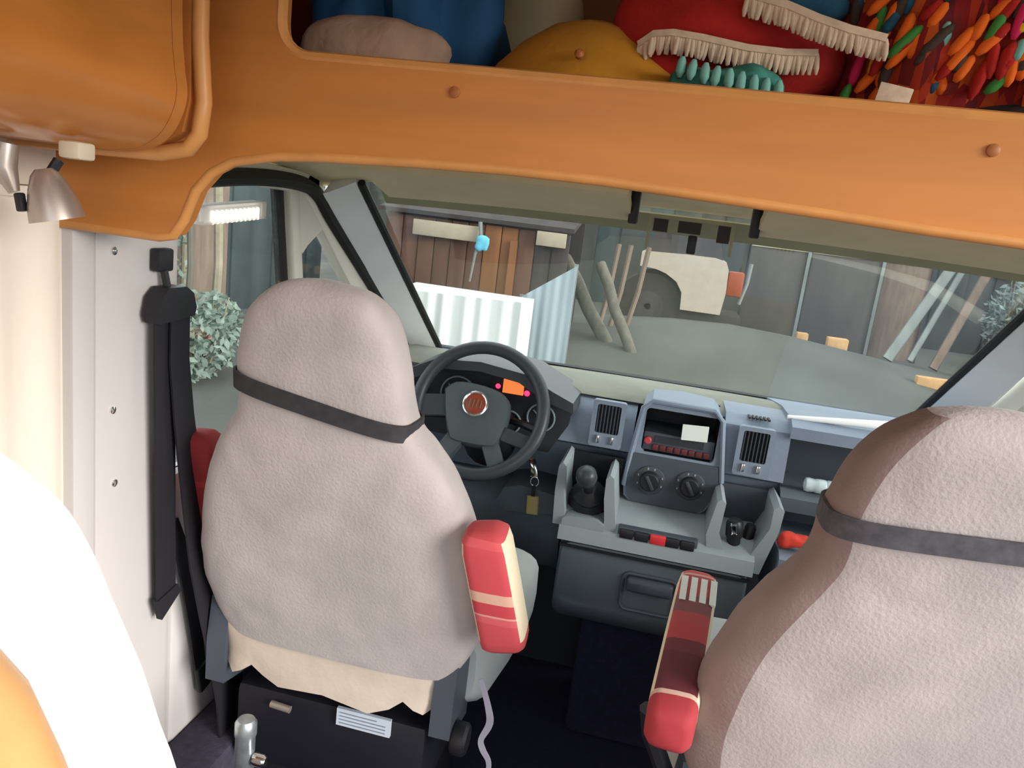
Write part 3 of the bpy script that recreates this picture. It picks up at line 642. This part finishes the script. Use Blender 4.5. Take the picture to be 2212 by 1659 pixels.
# gear pod: open bucket with dark gaiter and lever
bm = newbm()
for o_ in ([(-.236, .70), (-.242, .80), (-.240, .872), (-.230, .884), (-.219, .874), (-.216, .80), (-.206, .735), (-.200, .70)], [(-.092, .70), (-.092, .735), (-.102, .80), (-.104, .858), (-.094, .872), (-.082, .862), (-.072, .80), (-.055, .70)]):
    prism(bm, o_, 'xz', 2.07, 2.25, .004)
prism(bm, [(-.21, .70), (-.21, .725), (-.19, .735), (-.11, .735), (-.09, .725), (-.09, .70)], 'xz', 2.06, 2.12, .004)
obj('gear_pod', bm, 'console', da, ang=30)
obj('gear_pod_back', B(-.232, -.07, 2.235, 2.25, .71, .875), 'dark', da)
bm = newbm(); lathe(bm, [(.066, 0), (.064, .012), (.054, .032), (.058, .048), (.044, .066), (.047, .078), (.032, .095), (.020, .105)], (-.150, 2.17, .735), (0, -.45, .5), 20); obj('gear_gaiter', bm, 'black', da)
bm = newbm(); tube(bm, [(-.15, 2.10, .80), (-.155, 2.055, .85)], .012, 10); gl = obj('gear_lever', bm, 'black', da)
bm = newbm(); lathe(bm, [(.014, 0), (.024, .012), (.030, .035), (.028, .055), (.016, .068), (.002, .071)], (-.154, 2.062, .838), (-.05, -.55, .6), 18); obj('gear_knob', bm, 'wheel', gl)
# switches
obj('switch_panel', B(-.05, .17, 2.066, 2.10, .700, .728, bev=.004), 'stack', da)
for k, m_ in enumerate(('black', 'black', 'red', 'black', 'black')):
    x = -.044+.042*k
    o = obj('hazard_switch' if k == 2 else 'switch', B(x, x+.038 if k != 2 else x+.044, 2.054, 2.080, .7015, .7265, bev=.003), m_, da)
    if k == 2: o['label'] = 'red hazard switch'
# cup holder pod, right of the stack
bm = newbm()
for o_ in ([(.205, .665), (.188, .75), (.202, .848), (.214, .858), (.226, .848), (.222, .76), (.240, .715), (.25, .665)], [(.30, .665), (.312, .712), (.350, .80), (.350, .856), (.364, .868), (.378, .855), (.375, .80), (.345, .665)]):
    prism(bm, o_, 'xz', 2.08, 2.25, .004)
prism(bm, [(.24, .665), (.24, .712), (.312, .712), (.312, .665)], 'xz', 2.075, 2.13, .004)
obj('cup_holder', bm, 'console', da, ang=30)
obj('cup_holder_back', B(.215, .36, 2.235, 2.25, .70, .858), 'stack', da)
obj('cup_holder_floor', B(.235, .33, 2.12, 2.24, .69, .703), 'stack', da)
for x, z in ((.222, .695), (.262, .692), (.30, .69)):
    bm = newbm(); lathe(bm, [(.015, 0), (.015, .008), (.010, .010)], (x, 2.082, z), (0, -1, 0), 14); obj('socket', bm, 'black', da)
# steering wheel
sw = thing('steering_wheel', (-.495, 2.12, .93), 'dark grey steering wheel with round chrome badge ahead of driver seat', 'steering wheel')
wc = V(-.495, 2.10, .985); nrm = V(0, -.90, .43).normalized(); wu = V(1, 0, 0); wv = nrm.cross(wu); wv = wv if wv.z > 0 else -wv
def wp(x, y, d=0): return wc+wu*x+wv*y+nrm*d
bm = newbm(); tube(bm, [wp(.187*math.cos(2*PI*k/56), .187*math.sin(2*PI*k/56)) for k in range(56)], .0195, 12, closed=True); obj('rim', bm, 'wheel', sw)
hubo = [(-.115, .045), (-.085, .072), (-.02, .075), (.05, .062), (.085, .03), (.088, -.03), (.075, -.085), (.05, -.105), (-.05, -.105), (-.075, -.085), (-.10, -.02)]
hubo = [(a, b) for a, b in catmull(hubo+[hubo[0]], 3)][:-1]
bm = newbm(); loft(bm, [[wp(a*k, b*k, d) for a, b in hubo] for k, d in ((1, -.03), (1, -.005), (.94, .008), (.75, .013), (.3, .016))]); hb = obj('hub', bm, 'hub', sw)
for x0, y0, x1, y1, ww in ((-.09, .0, -.185, -.015, .05), (.07, -.055, .172, -.075, .042), (-.05, -.09, -.09, -.165, .05), (.05, -.09, .09, -.165, .05)):
    bm = newbm(); obox(bm, wp(x0, y0, -.008), wp(x1, y1, -.004), wv if abs(y1-y0) < .03 else wu, ww, .02, .006); obj('spoke', bm, 'wheel' if abs(y1-y0) < .03 else 'hub', sw)
cb = (-.01, .012)
bm = newbm(); tube(bm, [wp(cb[0]+.034*math.cos(2*PI*k/32), cb[1]+.034*math.sin(2*PI*k/32), .018) for k in range(32)], .0045, 8, closed=True); bd = obj('badge_ring', bm, 'chrome', hb)
bm = newbm(); lathe(bm, [(.034, .012), (.034, .018), (.02, .0215), (.001, .022)], wp(cb[0], cb[1], 0), nrm, 24); obj('badge', bm, 'badge', hb, label='red-brown enamel badge in a chrome ring')
bm = newbm()
for k in range(4): obox(bm, wp(cb[0]-.0165+.011*k, cb[1]-.012, .0225), wp(cb[0]-.0145+.011*k, cb[1]+.012, .0225), wu, .0035, .002)
obj('badge_strokes', bm, 'chrome', hb)
bm = newbm(); tube(bm, [wp(0, -.01, -.03), V(-.495, 2.24, .90)], [.05, .06], 14); obj('wheel_boss', bm, 'black', sw)

# ================================================================== LOOSE THINGS ON THE DASH
bm = newbm(); obox(bm, (.118, 2.215, 1.016), (.120, 2.222, .971), (1, .05, 0), .072, .004, .001); tag(obj('paper_slip', bm, 'white'), 'white paper slip stuck upright in front of the car radio', 'paper')
ky = thing('ignition_key', (-.31, 2.16, .80), 'ignition key with pale yellow tag hanging below the wheel', 'key')
bm = newbm(); obox(bm, (-.335, 2.185, .84), (-.315, 2.135, .80), (1, 0, 0), .022, .012, .004); obj('key_head', bm, 'chrome', ky)
bm = newbm(); tube(bm, [V(-.312+.012*math.cos(a), 2.133, .79+.014*math.sin(a)) for a in [2*PI*k/16 for k in range(16)]], .0015, 6, closed=True); obj('key_ring', bm, 'chrome', ky)
bm = newbm(); strapm(bm, [(-.312, 2.133, .778), (-.311, 2.134, .74)], .012, .003, (1, 0, 0)); obj('tag_strap', bm, 'black', ky)
M['tag'] = mat('yellow_khaki_tag', (.45, .38, .16), .6, var=.1)
bm = newbm(); obox(bm, (-.311, 2.134, .742), (-.308, 2.136, .69), (1, 0, 0), .030, .005, .002); obj('key_tag', bm, 'tag', ky)
ch = thing('phone_charger', (.26, 2.12, .70), 'black and chrome plug charger standing in the right cup holder', 'charger')
bm = newbm(); lathe(bm, [(.018, 0), (.019, .04), (.024, .05), (.024, .085), (.018, .095), (.002, .097)], (.27, 2.12, .703), (-.1, -.1, 1), 18); obj('body', bm, 'black', ch)
bm = newbm(); obox(bm, (.262, 2.090, .765), (.256, 2.085, .79), (1, 0, 0), .012, .006, .002); obj('chrome_band', bm, 'chrome', ch)
bm = newbm(); lathe(bm, [(.016, 0), (.016, .05), (.013, .058)], (.305, 2.15, .72), (.1, 0, 1), 14); obj('second_plug', bm, 'black', ch)
bt = thing('water_bottle', (.50, 2.235, .87), 'small clear plastic bottle lying on the upper dash tray', 'bottle')
bm = newbm(); lathe(bm, [(.006, 0), (.019, .004), (.021, .012), (.019, .03), (.021, .034), (.021, .055), (.019, .06), (.021, .064), (.021, .082), (.011, .1), (.011, .108)], (.44, 2.235, .897), (1, .04, 0), 18); obj('bottle_body', bm, 'bottle', bt)
bm = newbm(); lathe(bm, [(.013, 0), (.013, .016), (.010, .018)], (.547, 2.239, .897), (1, .04, 0), 14); obj('bottle_cap', bm, 'white', bt)
rc = newbm(); heap(rc, (.425, 2.115, .769), (.042, .030, .020), .012, 22, .7, 28, 14, 3); tag(obj('red_cloth', rc, 'red_cloth'), 'crumpled bright red cloth on the lower dash tray', 'cloth')

# ================================================================== VISORS, RIBBED BAR
for x0, x1, lab in ((-.71, -.125, 'left sun visor folded against the roof above the steering wheel'), (.15, .735, 'right sun visor folded against the roof above the passenger side')):
    t = thing('sun_visor', ((x0+x1)/2, 1.78, 1.57), lab, 'sun visor', 'cab sun visors')
    bm = newbm(); n = 14; rings = []
    for k in range(n+1):
        x = x0+(x1-x0)*k/n; q = (x/.86)**2*.02; e = min(k, n-k)/n; sh_ = .02 if e == 0 else 0
        rings.append([V(x, 1.60+sh_, 1.632-q), V(x, 1.84-sh_, 1.583-q), V(x, 1.85-sh_, 1.570-q), V(x, 1.835-sh_, 1.562-q), V(x, 1.60+sh_, 1.612-q)])
    loft(bm, rings); obj('visor_panel', bm, 'visor', t)
    xc = x1+.006 if x0 < 0 else x0-.006
    obj('visor_clip', B(xc-.010, xc+.010, 1.76, 1.80, 1.555, 1.645, bev=.004), 'black', t)
    xo = x0-.004 if x0 < 0 else x1+.004
    bm = newbm(); tube(bm, [(xo, 1.80, 1.64), (xo, 1.80, 1.575), (xo+(.03 if x0 < 0 else -.03), 1.80, 1.572)], .007, 8); obj('visor_pivot', bm, 'black', t)
M['led'] = mat('lit_led', (1, .95, .86), .5, emit=.9)  # ribs of the white bar given emission of their own
cl_ = thing('strip_lamp', (-.915, 1.46, 1.45), 'white strip lamp with a row of lit segments above the driver door window', 'lamp')  # unidentified ribbed object, only grouped with the lamps
bm = newbm(); obox(bm, (-.915, 1.352, 1.472), (-.915, 1.575, 1.488), (0, 0, 1), .036, .022, .006); obj('housing', bm, 'cream_white', cl_)
for k in range(11):
    y = 1.385+.0165*k; z = 1.469+.0012*k
    bm = newbm(); obox(bm, (-.902, y, z+.012), (-.902, y, z-.014), (0, 1, 0), .005, .006, .0015); obj('led_segment', bm, 'led', cl_)
obj('end_cap', B(-.93, -.90, 1.565, 1.585, 1.472, 1.505, bev=.004), 'ivory', cl_)

ph = thing('permit_holder', (.01, 1.975, 1.50), 'khaki framed permit holder at the top centre of the windscreen', 'holder')
for x0, x1, z0, z1 in ((-.093, -.085, 1.505, 1.585), (.107, .115, 1.505, 1.585), (-.085, .107, 1.578, 1.585)):
    obj('frame_bar', B(x0, x1, 1.972, 1.978, z0, z1), 'frit', ph)
for x0, x1, z0 in ((-.08, -.045, 1.545), (-.02, .035, 1.548), (.075, .105, 1.535)):
    obj('card', B(x0, x1, 1.973, 1.976, z0, 1.576), 'board_dark', ph)
obj('clip', B(.008, .030, 1.968, 1.982, 1.50, 1.545, bev=.004), 'black', ph)
# ================================================================== SHELF CONTENTS
zs = 1.722
def seat_on(bm, z):                                    # flatten underside at the shelf
    for v in bm.verts:
        if v.co.z < z: v.co.z = z+.0004*random.random()
bm = newbm(); heap(bm, (-.475, 1.30, 1.84), (.135, .12, .17), .06, 6, .75, 72, 30, 1, (2.2, 1, .5)); seat_on(bm, zs+.002)
tag(obj('blue_jacket', bm, 'jacket'), 'crumpled blue jacket on the left of the overcab shelf', 'jacket')
bm = newbm()
heap(bm, (-.475, 1.13, 1.745), (.112, .042, .050), .016, 12, .7, 48, 18, 4); seat_on(bm, zs+.001)
tw = tag(obj('folded_towel', bm, 'towel'), 'dusty pink beige towel folded in front of blue jacket', 'towel')
bm = newbm(); heap(bm, (-.335, 1.55, 1.86), (.085, .10, .14), .02, 6, .7, 40, 20, 6); seat_on(bm, zs+.002)
tag(obj('pillow', bm, 'pillow'), 'cream pillow behind the mustard felt hat', 'pillow')
bm = newbm(); prof = [(.165, 0), (.162, .014), (.145, .040), (.112, .074), (.07, .102), (.03, .114), (.002, .117)]
loft(bm, [[V(-.175+r*1.0*math.cos(2*PI*k/40), 1.235+r*.82*math.sin(2*PI*k/40), zs+.001+h) for k in range(40)] for r, h in prof]); disp(bm, .004, 9)
ht = tag(obj('felt_hat', bm, 'mustard'), 'low domed mustard felt hat in the middle of the shelf', 'hat')
bm = newbm(); lathe(bm, [(.006, 0), (.007, .006), (.003, .010)], (-.178, 1.108, 1.765), (0, -1, .5), 10); obj('button', bm, 'wood_dark', ht)
# red poncho with cream fringes
po = thing('red_poncho', (.04, 1.25, zs), 'crimson woven poncho with cream fringes beside the mustard hat', 'poncho')
bm = newbm(); heap(bm, (.015, 1.27, 1.825), (.165, .12, .10), .03, 5, .75, 60, 26, 9, (1, 1, 1.6)); seat_on(bm, zs+.002); obj('woven_body', bm, 'poncho', po)
def band(parent, pts, w_, m_, name):
    bm = newbm(); strapm(bm, pts, w_, .006, (0, .25, 1)); return obj(name, bm, m_, parent)
def fringe(parent, pts, n, ln, m_, rad=.0033, d=(0, -.25, -1)):
    proto = None; pp = [Vector(p) for p in pts]
    bmx = newbm(); lathe(bmx, [(rad*.5, 0), (rad, ln*.25), (rad*1.15, ln*.7), (rad*.5, ln)], (0, 0, 0), (0, 0, -1), 7)
    me = bpy.data.meshes.new('tassel'); bmx.to_mesh(me); bmx.free(); me.materials.append(M[m_])
    for p in me.polygons: p.use_smooth = True
    cum = [0]
    for a, b in zip(pp[:-1], pp[1:]): cum.append(cum[-1]+(b-a).length)
    for k in range(n):
        s = cum[-1]*k/(n-1); i = 0
        while i < len(cum)-2 and cum[i+1] < s: i += 1
        c = pp[i].lerp(pp[i+1], (s-cum[i])/(cum[i+1]-cum[i]))
        o = bpy.data.objects.new('tassel', me); COL.objects.link(o); o.parent = parent
        o.location = c-ORG[parent.name]; o.rotation_euler = (random.uniform(-.15, .25), random.uniform(-.15, .15), 0)
A1 = [(-.105, 1.155, 1.795), (-.085, 1.145, 1.808), (-.06, 1.14, 1.810), (-.02, 1.138, 1.806), (.04, 1.135, 1.797), (.09, 1.135, 1.795), (.13, 1.138, 1.798)]
fringe(po, A1, 62, .027, 'fringe'); band(po, A1, .009, 'fringe', 'fringe_band')
A2 = [(.03, 1.135, 1.862), (.08, 1.125, 1.850), (.12, 1.118, 1.835), (.16, 1.112, 1.823), (.205, 1.11, 1.815)]
band(po, A2, .010, 'fringe', 'fringe_band'); fringe(po, A2, 48, .027, 'fringe', .0036)
bm = newbm(); heap(bm, (.115, 1.20, 1.868), (.05, .05, .022), .008, 14, .8, 28, 14, 12); obj('blue_panel', bm, 'navy', po)
# teal crocheted scarf peeking below
sc = thing('teal_scarf', (.03, 1.13, zs), 'dark teal knitted scarf end below the crimson poncho', 'scarf')
bm = newbm(); heap(bm, (.02, 1.128, 1.745), (.075, .035, .026), .012, 16, .8, 36, 16, 15); seat_on(bm, zs+.001); obj('knit', bm, 'teal', sc)
fringe(sc, [(-.04, 1.092, 1.772), (0, 1.088, 1.764), (.05, 1.088, 1.757), (.085, 1.09, 1.752)], 9, .026, 'aqua_wool', .006)
# multicoloured blanket with wool tassels
bl = thing('patchwork_blanket', (.31, 1.25, zs), 'orange and red woven blanket covered in bright wool tassels', 'blanket')
bm = newbm(); heap(bm, (.365, 1.25, 1.85), (.20, .135, .15), .035, 6, .75, 72, 30, 21, (1.6, 1, .8)); seat_on(bm, zs+.002); obj('woven_body', bm, 'patch', bl)
cols = ['orange_wool', 'yellow_wool', 'green_wool', 'pink_wool', 'aqua_wool', 'navy', 'poncho', 'orange_wool', 'dark_cloth', 'orange_wool', 'poncho', 'orange_wool', 'poncho']
meshes = {}
for c in set(cols):
    bm = newbm(); lathe(bm, [(.003, 0), (.008, .006), (.0095, .02), (.009, .034), (.004, .044)], (0, 0, 0), (0, 0, -1), 8)
    me = bpy.data.meshes.new('wool_tassel'); bm.to_mesh(me); bm.free(); me.materials.append(M[c]); meshes[c] = me
    for p in me.polygons: p.use_smooth = True
for k in range(120):
    x = .17+.34*random.random(); z = 1.745+.16*random.random()
    if z < 1.77 and x > .3: z += .03
    ex = min(.98, abs((x-.365)/.20)**1.6+abs((z-1.85)/.15)**2.2)
    y = 1.25-.128*max(.1, 1-ex)**.45-.026
    o = bpy.data.objects.new('wool_tassel', meshes[cols[random.randrange(len(cols))]]); COL.objects.link(o); o.parent = bl
    o.location = V(x, y, z+.02)-ORG[bl.name]; o.rotation_euler = (.2, random.uniform(-.1, .75), 0); o.scale = (.75, .75, random.uniform(.6, 1.15))
bm = newbm(); obox(bm, (.205, 1.10, 1.748), (.245, 1.10, 1.742), (0, 0, 1), .03, .003, .001); obj('care_tag', bm, 'fringe', bl)
bm = newbm(); heap(bm, (.46, 1.17, 1.735), (.15, .06, .03), .012, 12, .8, 36, 14, 30); seat_on(bm, zs+.001)
tag(obj('brown_throw', bm, 'dark_cloth'), 'dark brown cloth lying flat under the woven blanket, far right', 'cloth')

# ================================================================== OUTSIDE
def ground_z(x, y): return -.45+.62*math.exp(-((x-.9)/3.6)**2-((y-13.0)/2.6)**2)
# sheeted load
ld = thing('sheeted_load', (-2.5, 9.4, -.45), 'white sheeted load standing in front of the brown shed', 'load')
bm = newbm(); n = 60
fr = [(-3.35+1.6*k/n, 9.0+.018*math.sin(k*.75)*math.sin(k*.31)+.02*math.sin(k*.7)) for k in range(n+1)]
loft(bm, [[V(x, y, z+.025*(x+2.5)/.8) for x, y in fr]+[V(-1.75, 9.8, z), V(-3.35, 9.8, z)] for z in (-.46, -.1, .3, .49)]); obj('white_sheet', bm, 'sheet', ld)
sd2 = thing('hanging_sheet', (-1.62, 10, -.45), 'bluish white sheet hung on a frame right of the sheeted load', 'sheet')
bm = newbm(); n = 30; tp = lambda x: .45+(x+2.0)*.72
fr = [(-2.0+.72*k/n, 10+.016*math.sin(k*.9)*math.sin(k*.37)) for k in range(n+1)]
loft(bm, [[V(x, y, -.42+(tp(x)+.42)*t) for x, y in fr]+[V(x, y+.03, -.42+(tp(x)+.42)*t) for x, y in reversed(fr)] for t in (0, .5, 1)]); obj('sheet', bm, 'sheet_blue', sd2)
for x in (-1.97, -1.30): obj('frame_post', B(x-.025, x+.025, 10.04, 10.09, -.47, tp(x)+.03), 'palebeam', sd2)
# brown shed of single boards
sd_ = thing('board_shed', (-2.9, 11.5, -.45), 'red brown board shed with cream fascia beyond the white sheets', 'shed')
nb = 11
for k in range(nb):
    x0 = -4.3+2.75*k/nb; x1 = x0+2.75/nb-.012
    m_ = 'board_orange' if k in (6, 7) else 'board_dark' if k in (9, 10) else 'board_red'
    obj('board', B(x0, x1, 11.0+.02*(k % 2), 11.05+.02*(k % 2), -.46, 1.32, bev=.008), m_, sd_)
obj('corner_post', B(-2.40, -2.30, 10.94, 10.99, -.46, 1.15), 'board_orange', sd_)
obj('fascia', B(-3.85, -2.87, 10.86, 10.93, 1.06, 1.28, bev=.01), 'fascia', sd_)
obj('fascia', B(-2.02, -1.60, 10.86, 10.93, 1.13, 1.33, bev=.01), 'fascia', sd_)
bm = newbm(); obox(bm, (-2.95, 10.9, 1.38), (-2.95, 12.6, 1.75), (1, 0, 0), 2.9, .06); obj('roof', bm, 'board_dark', sd_)
obj('side_wall', B(-4.32, -4.27, 11.05, 12.4, -.46, 1.4), 'board_dark', sd_); obj('rear_wall', B(-4.3, -1.55, 12.4, 12.45, -.46, 1.6), 'board_dark', sd_)
bm = newbm(); tube(bm, [(-2.84, 10.82, 1.35), (-2.80, 10.80, 1.12), (-2.86, 10.80, .9), (-2.90, 10.80, .50)], [.03, .028, .02, .015], 8); rp = obj('hanging_rope', bm, 'palebeam')
tag(rp, 'pale rope with light blue bundle hanging on the board shed', 'rope')
bm = newbm(); heap(bm, (-2.76, 10.78, 1.06), (.09, .05, .12), .03, 9, .8, 20, 12, 3); obj('blue_bundle', bm, 'bluestrap', rp)
# leaning logs and thin poles
for (a, b, r, lab) in (((-1.75, 12.0, .95), (-.70, 11.2, -.40), .10, 'thick grey log leaning by the bluish white sheet'), ((-1.15, 11.6, .95), (-.45, 10.9, -.25), .08, 'thinner grey log leaning just right of the thick one')):
    bm = newbm(); tube(bm, [Vector(a).lerp(Vector(b), t)+V(.02*math.sin(t*9), 0, 0) for t in (0, .25, .5, .75, 1)], r, 10); tag(obj('leaning_log', bm, 'log'), lab, 'log', 'leaning logs in the yard')
for (a, b, r, m_, lab) in (((-.98, 12.4, 1.25), (-1.12, 12.1, -.25), .04, 'pole', 'leftmost thin brown pole among the leaning logs'), ((-.80, 12.5, 1.25), (-.95, 12.2, -.2), .04, 'pole', 'middle thin brown pole among the leaning logs'), ((-.52, 12.6, 1.25), (-.70, 12.3, -.15), .04, 'pole', 'rightmost thin brown pole, nearest the cream vehicle')):
    bm = newbm(); tube(bm, [a, Vector(a).lerp(Vector(b), .5)+V(.03, 0, 0), b], r, 8); tag(obj('thin_pole', bm, m_), lab, 'pole', 'thin poles leaning in the yard')
# cream vehicle front with wheel arch
cv = thing('cream_vehicle', (.2, 15, -.45), 'cream old vehicle with dark wheel arch and orange lamp in the yard', 'vehicle')
bm = newbm(); body = [(-.70, 1.14), (-.70, .88), (-.42, .86), (-.22, .80), (-.02, .68), (.10, .50), (.12, .2), (.82, .2), (.86, .60), (.84, 1.0), (.78, 1.13), (.60, 1.17), (.1, 1.17)]
prism(bm, body, 'xz', 14.2, 15.6, .04); obj('wing', bm, 'carcream', cv)
bm = newbm(); prism(bm, [(-.66, 1.1), (-.5, 1.62), (.6, 1.64), (.75, 1.1)], 'xz', 14.6, 15.5, .03); obj('cabin', bm, 'board_dark', cv)
bm = newbm(); lathe(bm, [(.30, 0), (.60, .02), (.62, .06), (.62, .22), (.60, .26), (.30, .28)], (-.46, 14.28, .17), (0, 1, 0), 32); obj('tyre', bm, 'tyre', cv)
bm = newbm(); lathe(bm, [(.28, -.01), (.26, .03), (.08, .05), (.06, -.01)], (-.46, 14.27, .17), (0, 1, 0), 20); obj('wheel_hub', bm, 'board_dark', cv)
bm = newbm(); lathe(bm, [(.30, 0), (.60, .02), (.62, .06), (.62, .22), (.60, .26), (.30, .28)], (-.46, 15.3, .17), (0, 1, 0), 24); obj('tyre', bm, 'tyre', cv)
obj('lamp', B(.86, 1.13, 14.25, 14.5, .55, .98, bev=.03), 'carlamp', cv)
obj('bumper', B(-.7, 1.2, 14.3, 15.5, -.05, .2, bev=.03), 'tyre', cv)
bm = newbm(); tube(bm, [(1.22, 14.4, 1.15), (1.20, 14.4, .8), (1.12, 14.4, .42)], .035, 8); obj('grab_bar', bm, 'palebeam', cv)
# grey panels standing on the right
for x0, x1, y, z1, m_, lab in ((1.30, 2.42, 16.0, 1.75, 'board_grey', 'leftmost tall grey brown panel beyond the gravel hump'), (2.46, 3.80, 16.1, 1.75, 'board_grey', 'middle grey panel with dark seams beyond the gravel hump'), (3.86, 4.75, 16.3, 1.75, 'pole', 'right brown panel behind the pale leaning beams')):
    t = thing('standing_panel', ((x0+x1)/2, y, -.45), lab, 'panel', 'grey panels in the yard')
    obj('sheet', B(x0, x1, y, y+.06, -.46, z1, bev=.01), m_, t)
    obj('edge_strip', B(x1-.06, x1, y-.03, y, -.46, z1), 'palebeam' if m_ == 'board_grey' else 'board_dark', t)
    obj('mid_rail', B(x0, x1-.06, y-.02, y, 1.46, 1.53), 'frit', t)
for a, b, ww, lab in (((4.5, 14.3, 1.75), (3.6, 13.8, -.1), .16, 'wide pale beam leaning against the right brown panel'), ((4.75, 14.6, 1.75), (4.0, 14.0, -.1), .09, 'narrow pale beam leaning right of the wide one'), ((5.2, 14.8, 1.75), (4.45, 14.2, -.2), .14, 'brownish leaning beam nearest the pale bush')):
    bm = newbm(); obox(bm, a, b, (1, 0, 0), ww, .06, .01); tag(obj('leaning_beam', bm, 'pole' if 'brownish' in lab else 'palebeam'), lab, 'beam', 'beams leaning in the yard')
# planting
def bush(name, c, s, nleaf, ml, lab, leaf=.05, stems=5):
    t = thing(name, (c[0], c[1], -.45), lab, 'bush')
    bm = newbm()
    for k in range(nleaf):
        d = V(random.gauss(0, 1), random.gauss(0, 1), random.gauss(0, 1)).normalized()*random.random()**.4
        p = V(c[0]+d.x*s[0], c[1]+d.y*s[1], c[2]+d.z*s[2])
        a = V(random.gauss(0, 1), random.gauss(0, 1), random.gauss(0, 1)).normalized(); b_ = a.orthogonal().normalized()
        l = leaf*random.uniform(.6, 1.5)
        vs = [bm.verts.new(q) for q in (p-a*l, p+b_*l*.45, p+a*l, p-b_*l*.45)]; bm.faces.new(vs)
    obj('foliage', bm, ml, t, kind='stuff')
    for k in range(stems):
        x = c[0]+random.uniform(-.5, .5)*s[0]; y = c[1]+random.uniform(-.5, .5)*s[1]
        bm = newbm(); tube(bm, [(c[0]+(x-c[0])*.4, c[1]+(y-c[1])*.4, -.48), (x, y, c[2]), (x+random.uniform(-.1, .1), y, c[2]+s[2]*.9)], [.02, .014, .006], 6); obj('stem', bm, 'stem', t)
bush('pale_bush', (5.7, 14.6, .75), (.55, .5, .75), 1100, 'leaf_blue', 'pale blue-green bush at the far right of the yard', .06)
bush('green_bush', (-4.55, 6.75, -.02), (.36, .75, .45), 1700, 'leaf', 'light green bush below the driver door window', .05)
bush('climbing_plant', (-5.35, 7.3, .5), (.18, .45, .95), 600, 'leaf', 'sparse pale climber on the teal wall outside driver door', .04)
# left: teal barn wall, posts, brown panel
t = thing('teal_wall_panel', (-6.6, 9, -.45), 'dark teal board wall seen through the driver door window', 'wall')
for k in range(16):
    y0 = 4.0+.6*k
    obj('board', B(-6.64+.02*(k % 2), -6.58+.02*(k % 2), y0, y0+.585, -.47, 2.3, bev=.008), 'teal_wall', t)
for (x, y, r, m_, lab) in ((-5.0, 7.25, .035, 'log', 'leftmost slim grey post in front of the teal wall'), (-5.0, 7.75, .05, 'stem', 'pale slim post in front of teal wall, second from left'), (-5.0, 9.2, .05, 'palebeam', 'pale post beside the window divider in the driver door')):
    bm = newbm(); tube(bm, [(x, y, -.47), (x+.03, y+.02, .6), (x, y, 1.7)], r, 8); tag(obj('yard_post', bm, m_), lab, 'post', 'posts before the teal wall')
t = thing('standing_panel', (-5.6, 8.1, -.45), 'brown upright panel against the teal wall outside the driver door', 'panel')
obj('sheet', B(-5.65, -5.57, 8.0, 8.9, -.47, 1.6, bev=.01), 'pole', t); obj('edge_strip', B(-5.57, -5.54, 7.98, 8.06, -.47, 1.62), 'stem', t)
# rear boundary wall
t = thing('yard_wall', (0, 20, -.45), 'long dark weathered wall closing the yard behind everything', 'wall')
for k in range(36):
    x0 = -9+.62*k
    obj('board', B(x0, x0+.64, 19.9+.03*(k % 2), 20+.03*(k % 2), -.47, 3.4+.15*random.random(), bev=.01), random.choice(['backwall', 'backwall', 'board_dark', 'teal_wall']), t)
# tan blocks added in place of lamp reflections in the windscreen
for k, (x, y, w_, lab) in enumerate(((2.37, 14.9, .20, 'small tan brick on the gravel, farthest left'), (2.85, 14.2, .34, 'tan brick on the gravel in front of the middle grey panel'), (6.37, 17.2, .22, 'small tan brick below the pale bush'), (6.9, 17.2, .5, 'large tan block at the far right behind the pale bush'))):
    gz = ground_z(x, y)
    bm = newbm(); box(bm, x-w_/2, x+w_/2, y-.1, y+.1, gz-.02, gz+.17, bev=.015); tag(obj('tan_brick', bm, 'tanbrick'), lab, 'brick', 'tan bricks in the yard')

bm = newbm(); box(bm, 3.55, 4.55, 11.85, 12.0, ground_z(4, 11.9)-.02, ground_z(4, 11.9)+.16, bev=.015); tag(obj('tan_plank', bm, 'tanbrick'), 'tan timber offcut on the gravel just above the passenger headrest', 'plank')  # bar stands in for the shelf front reflected in the windscreen
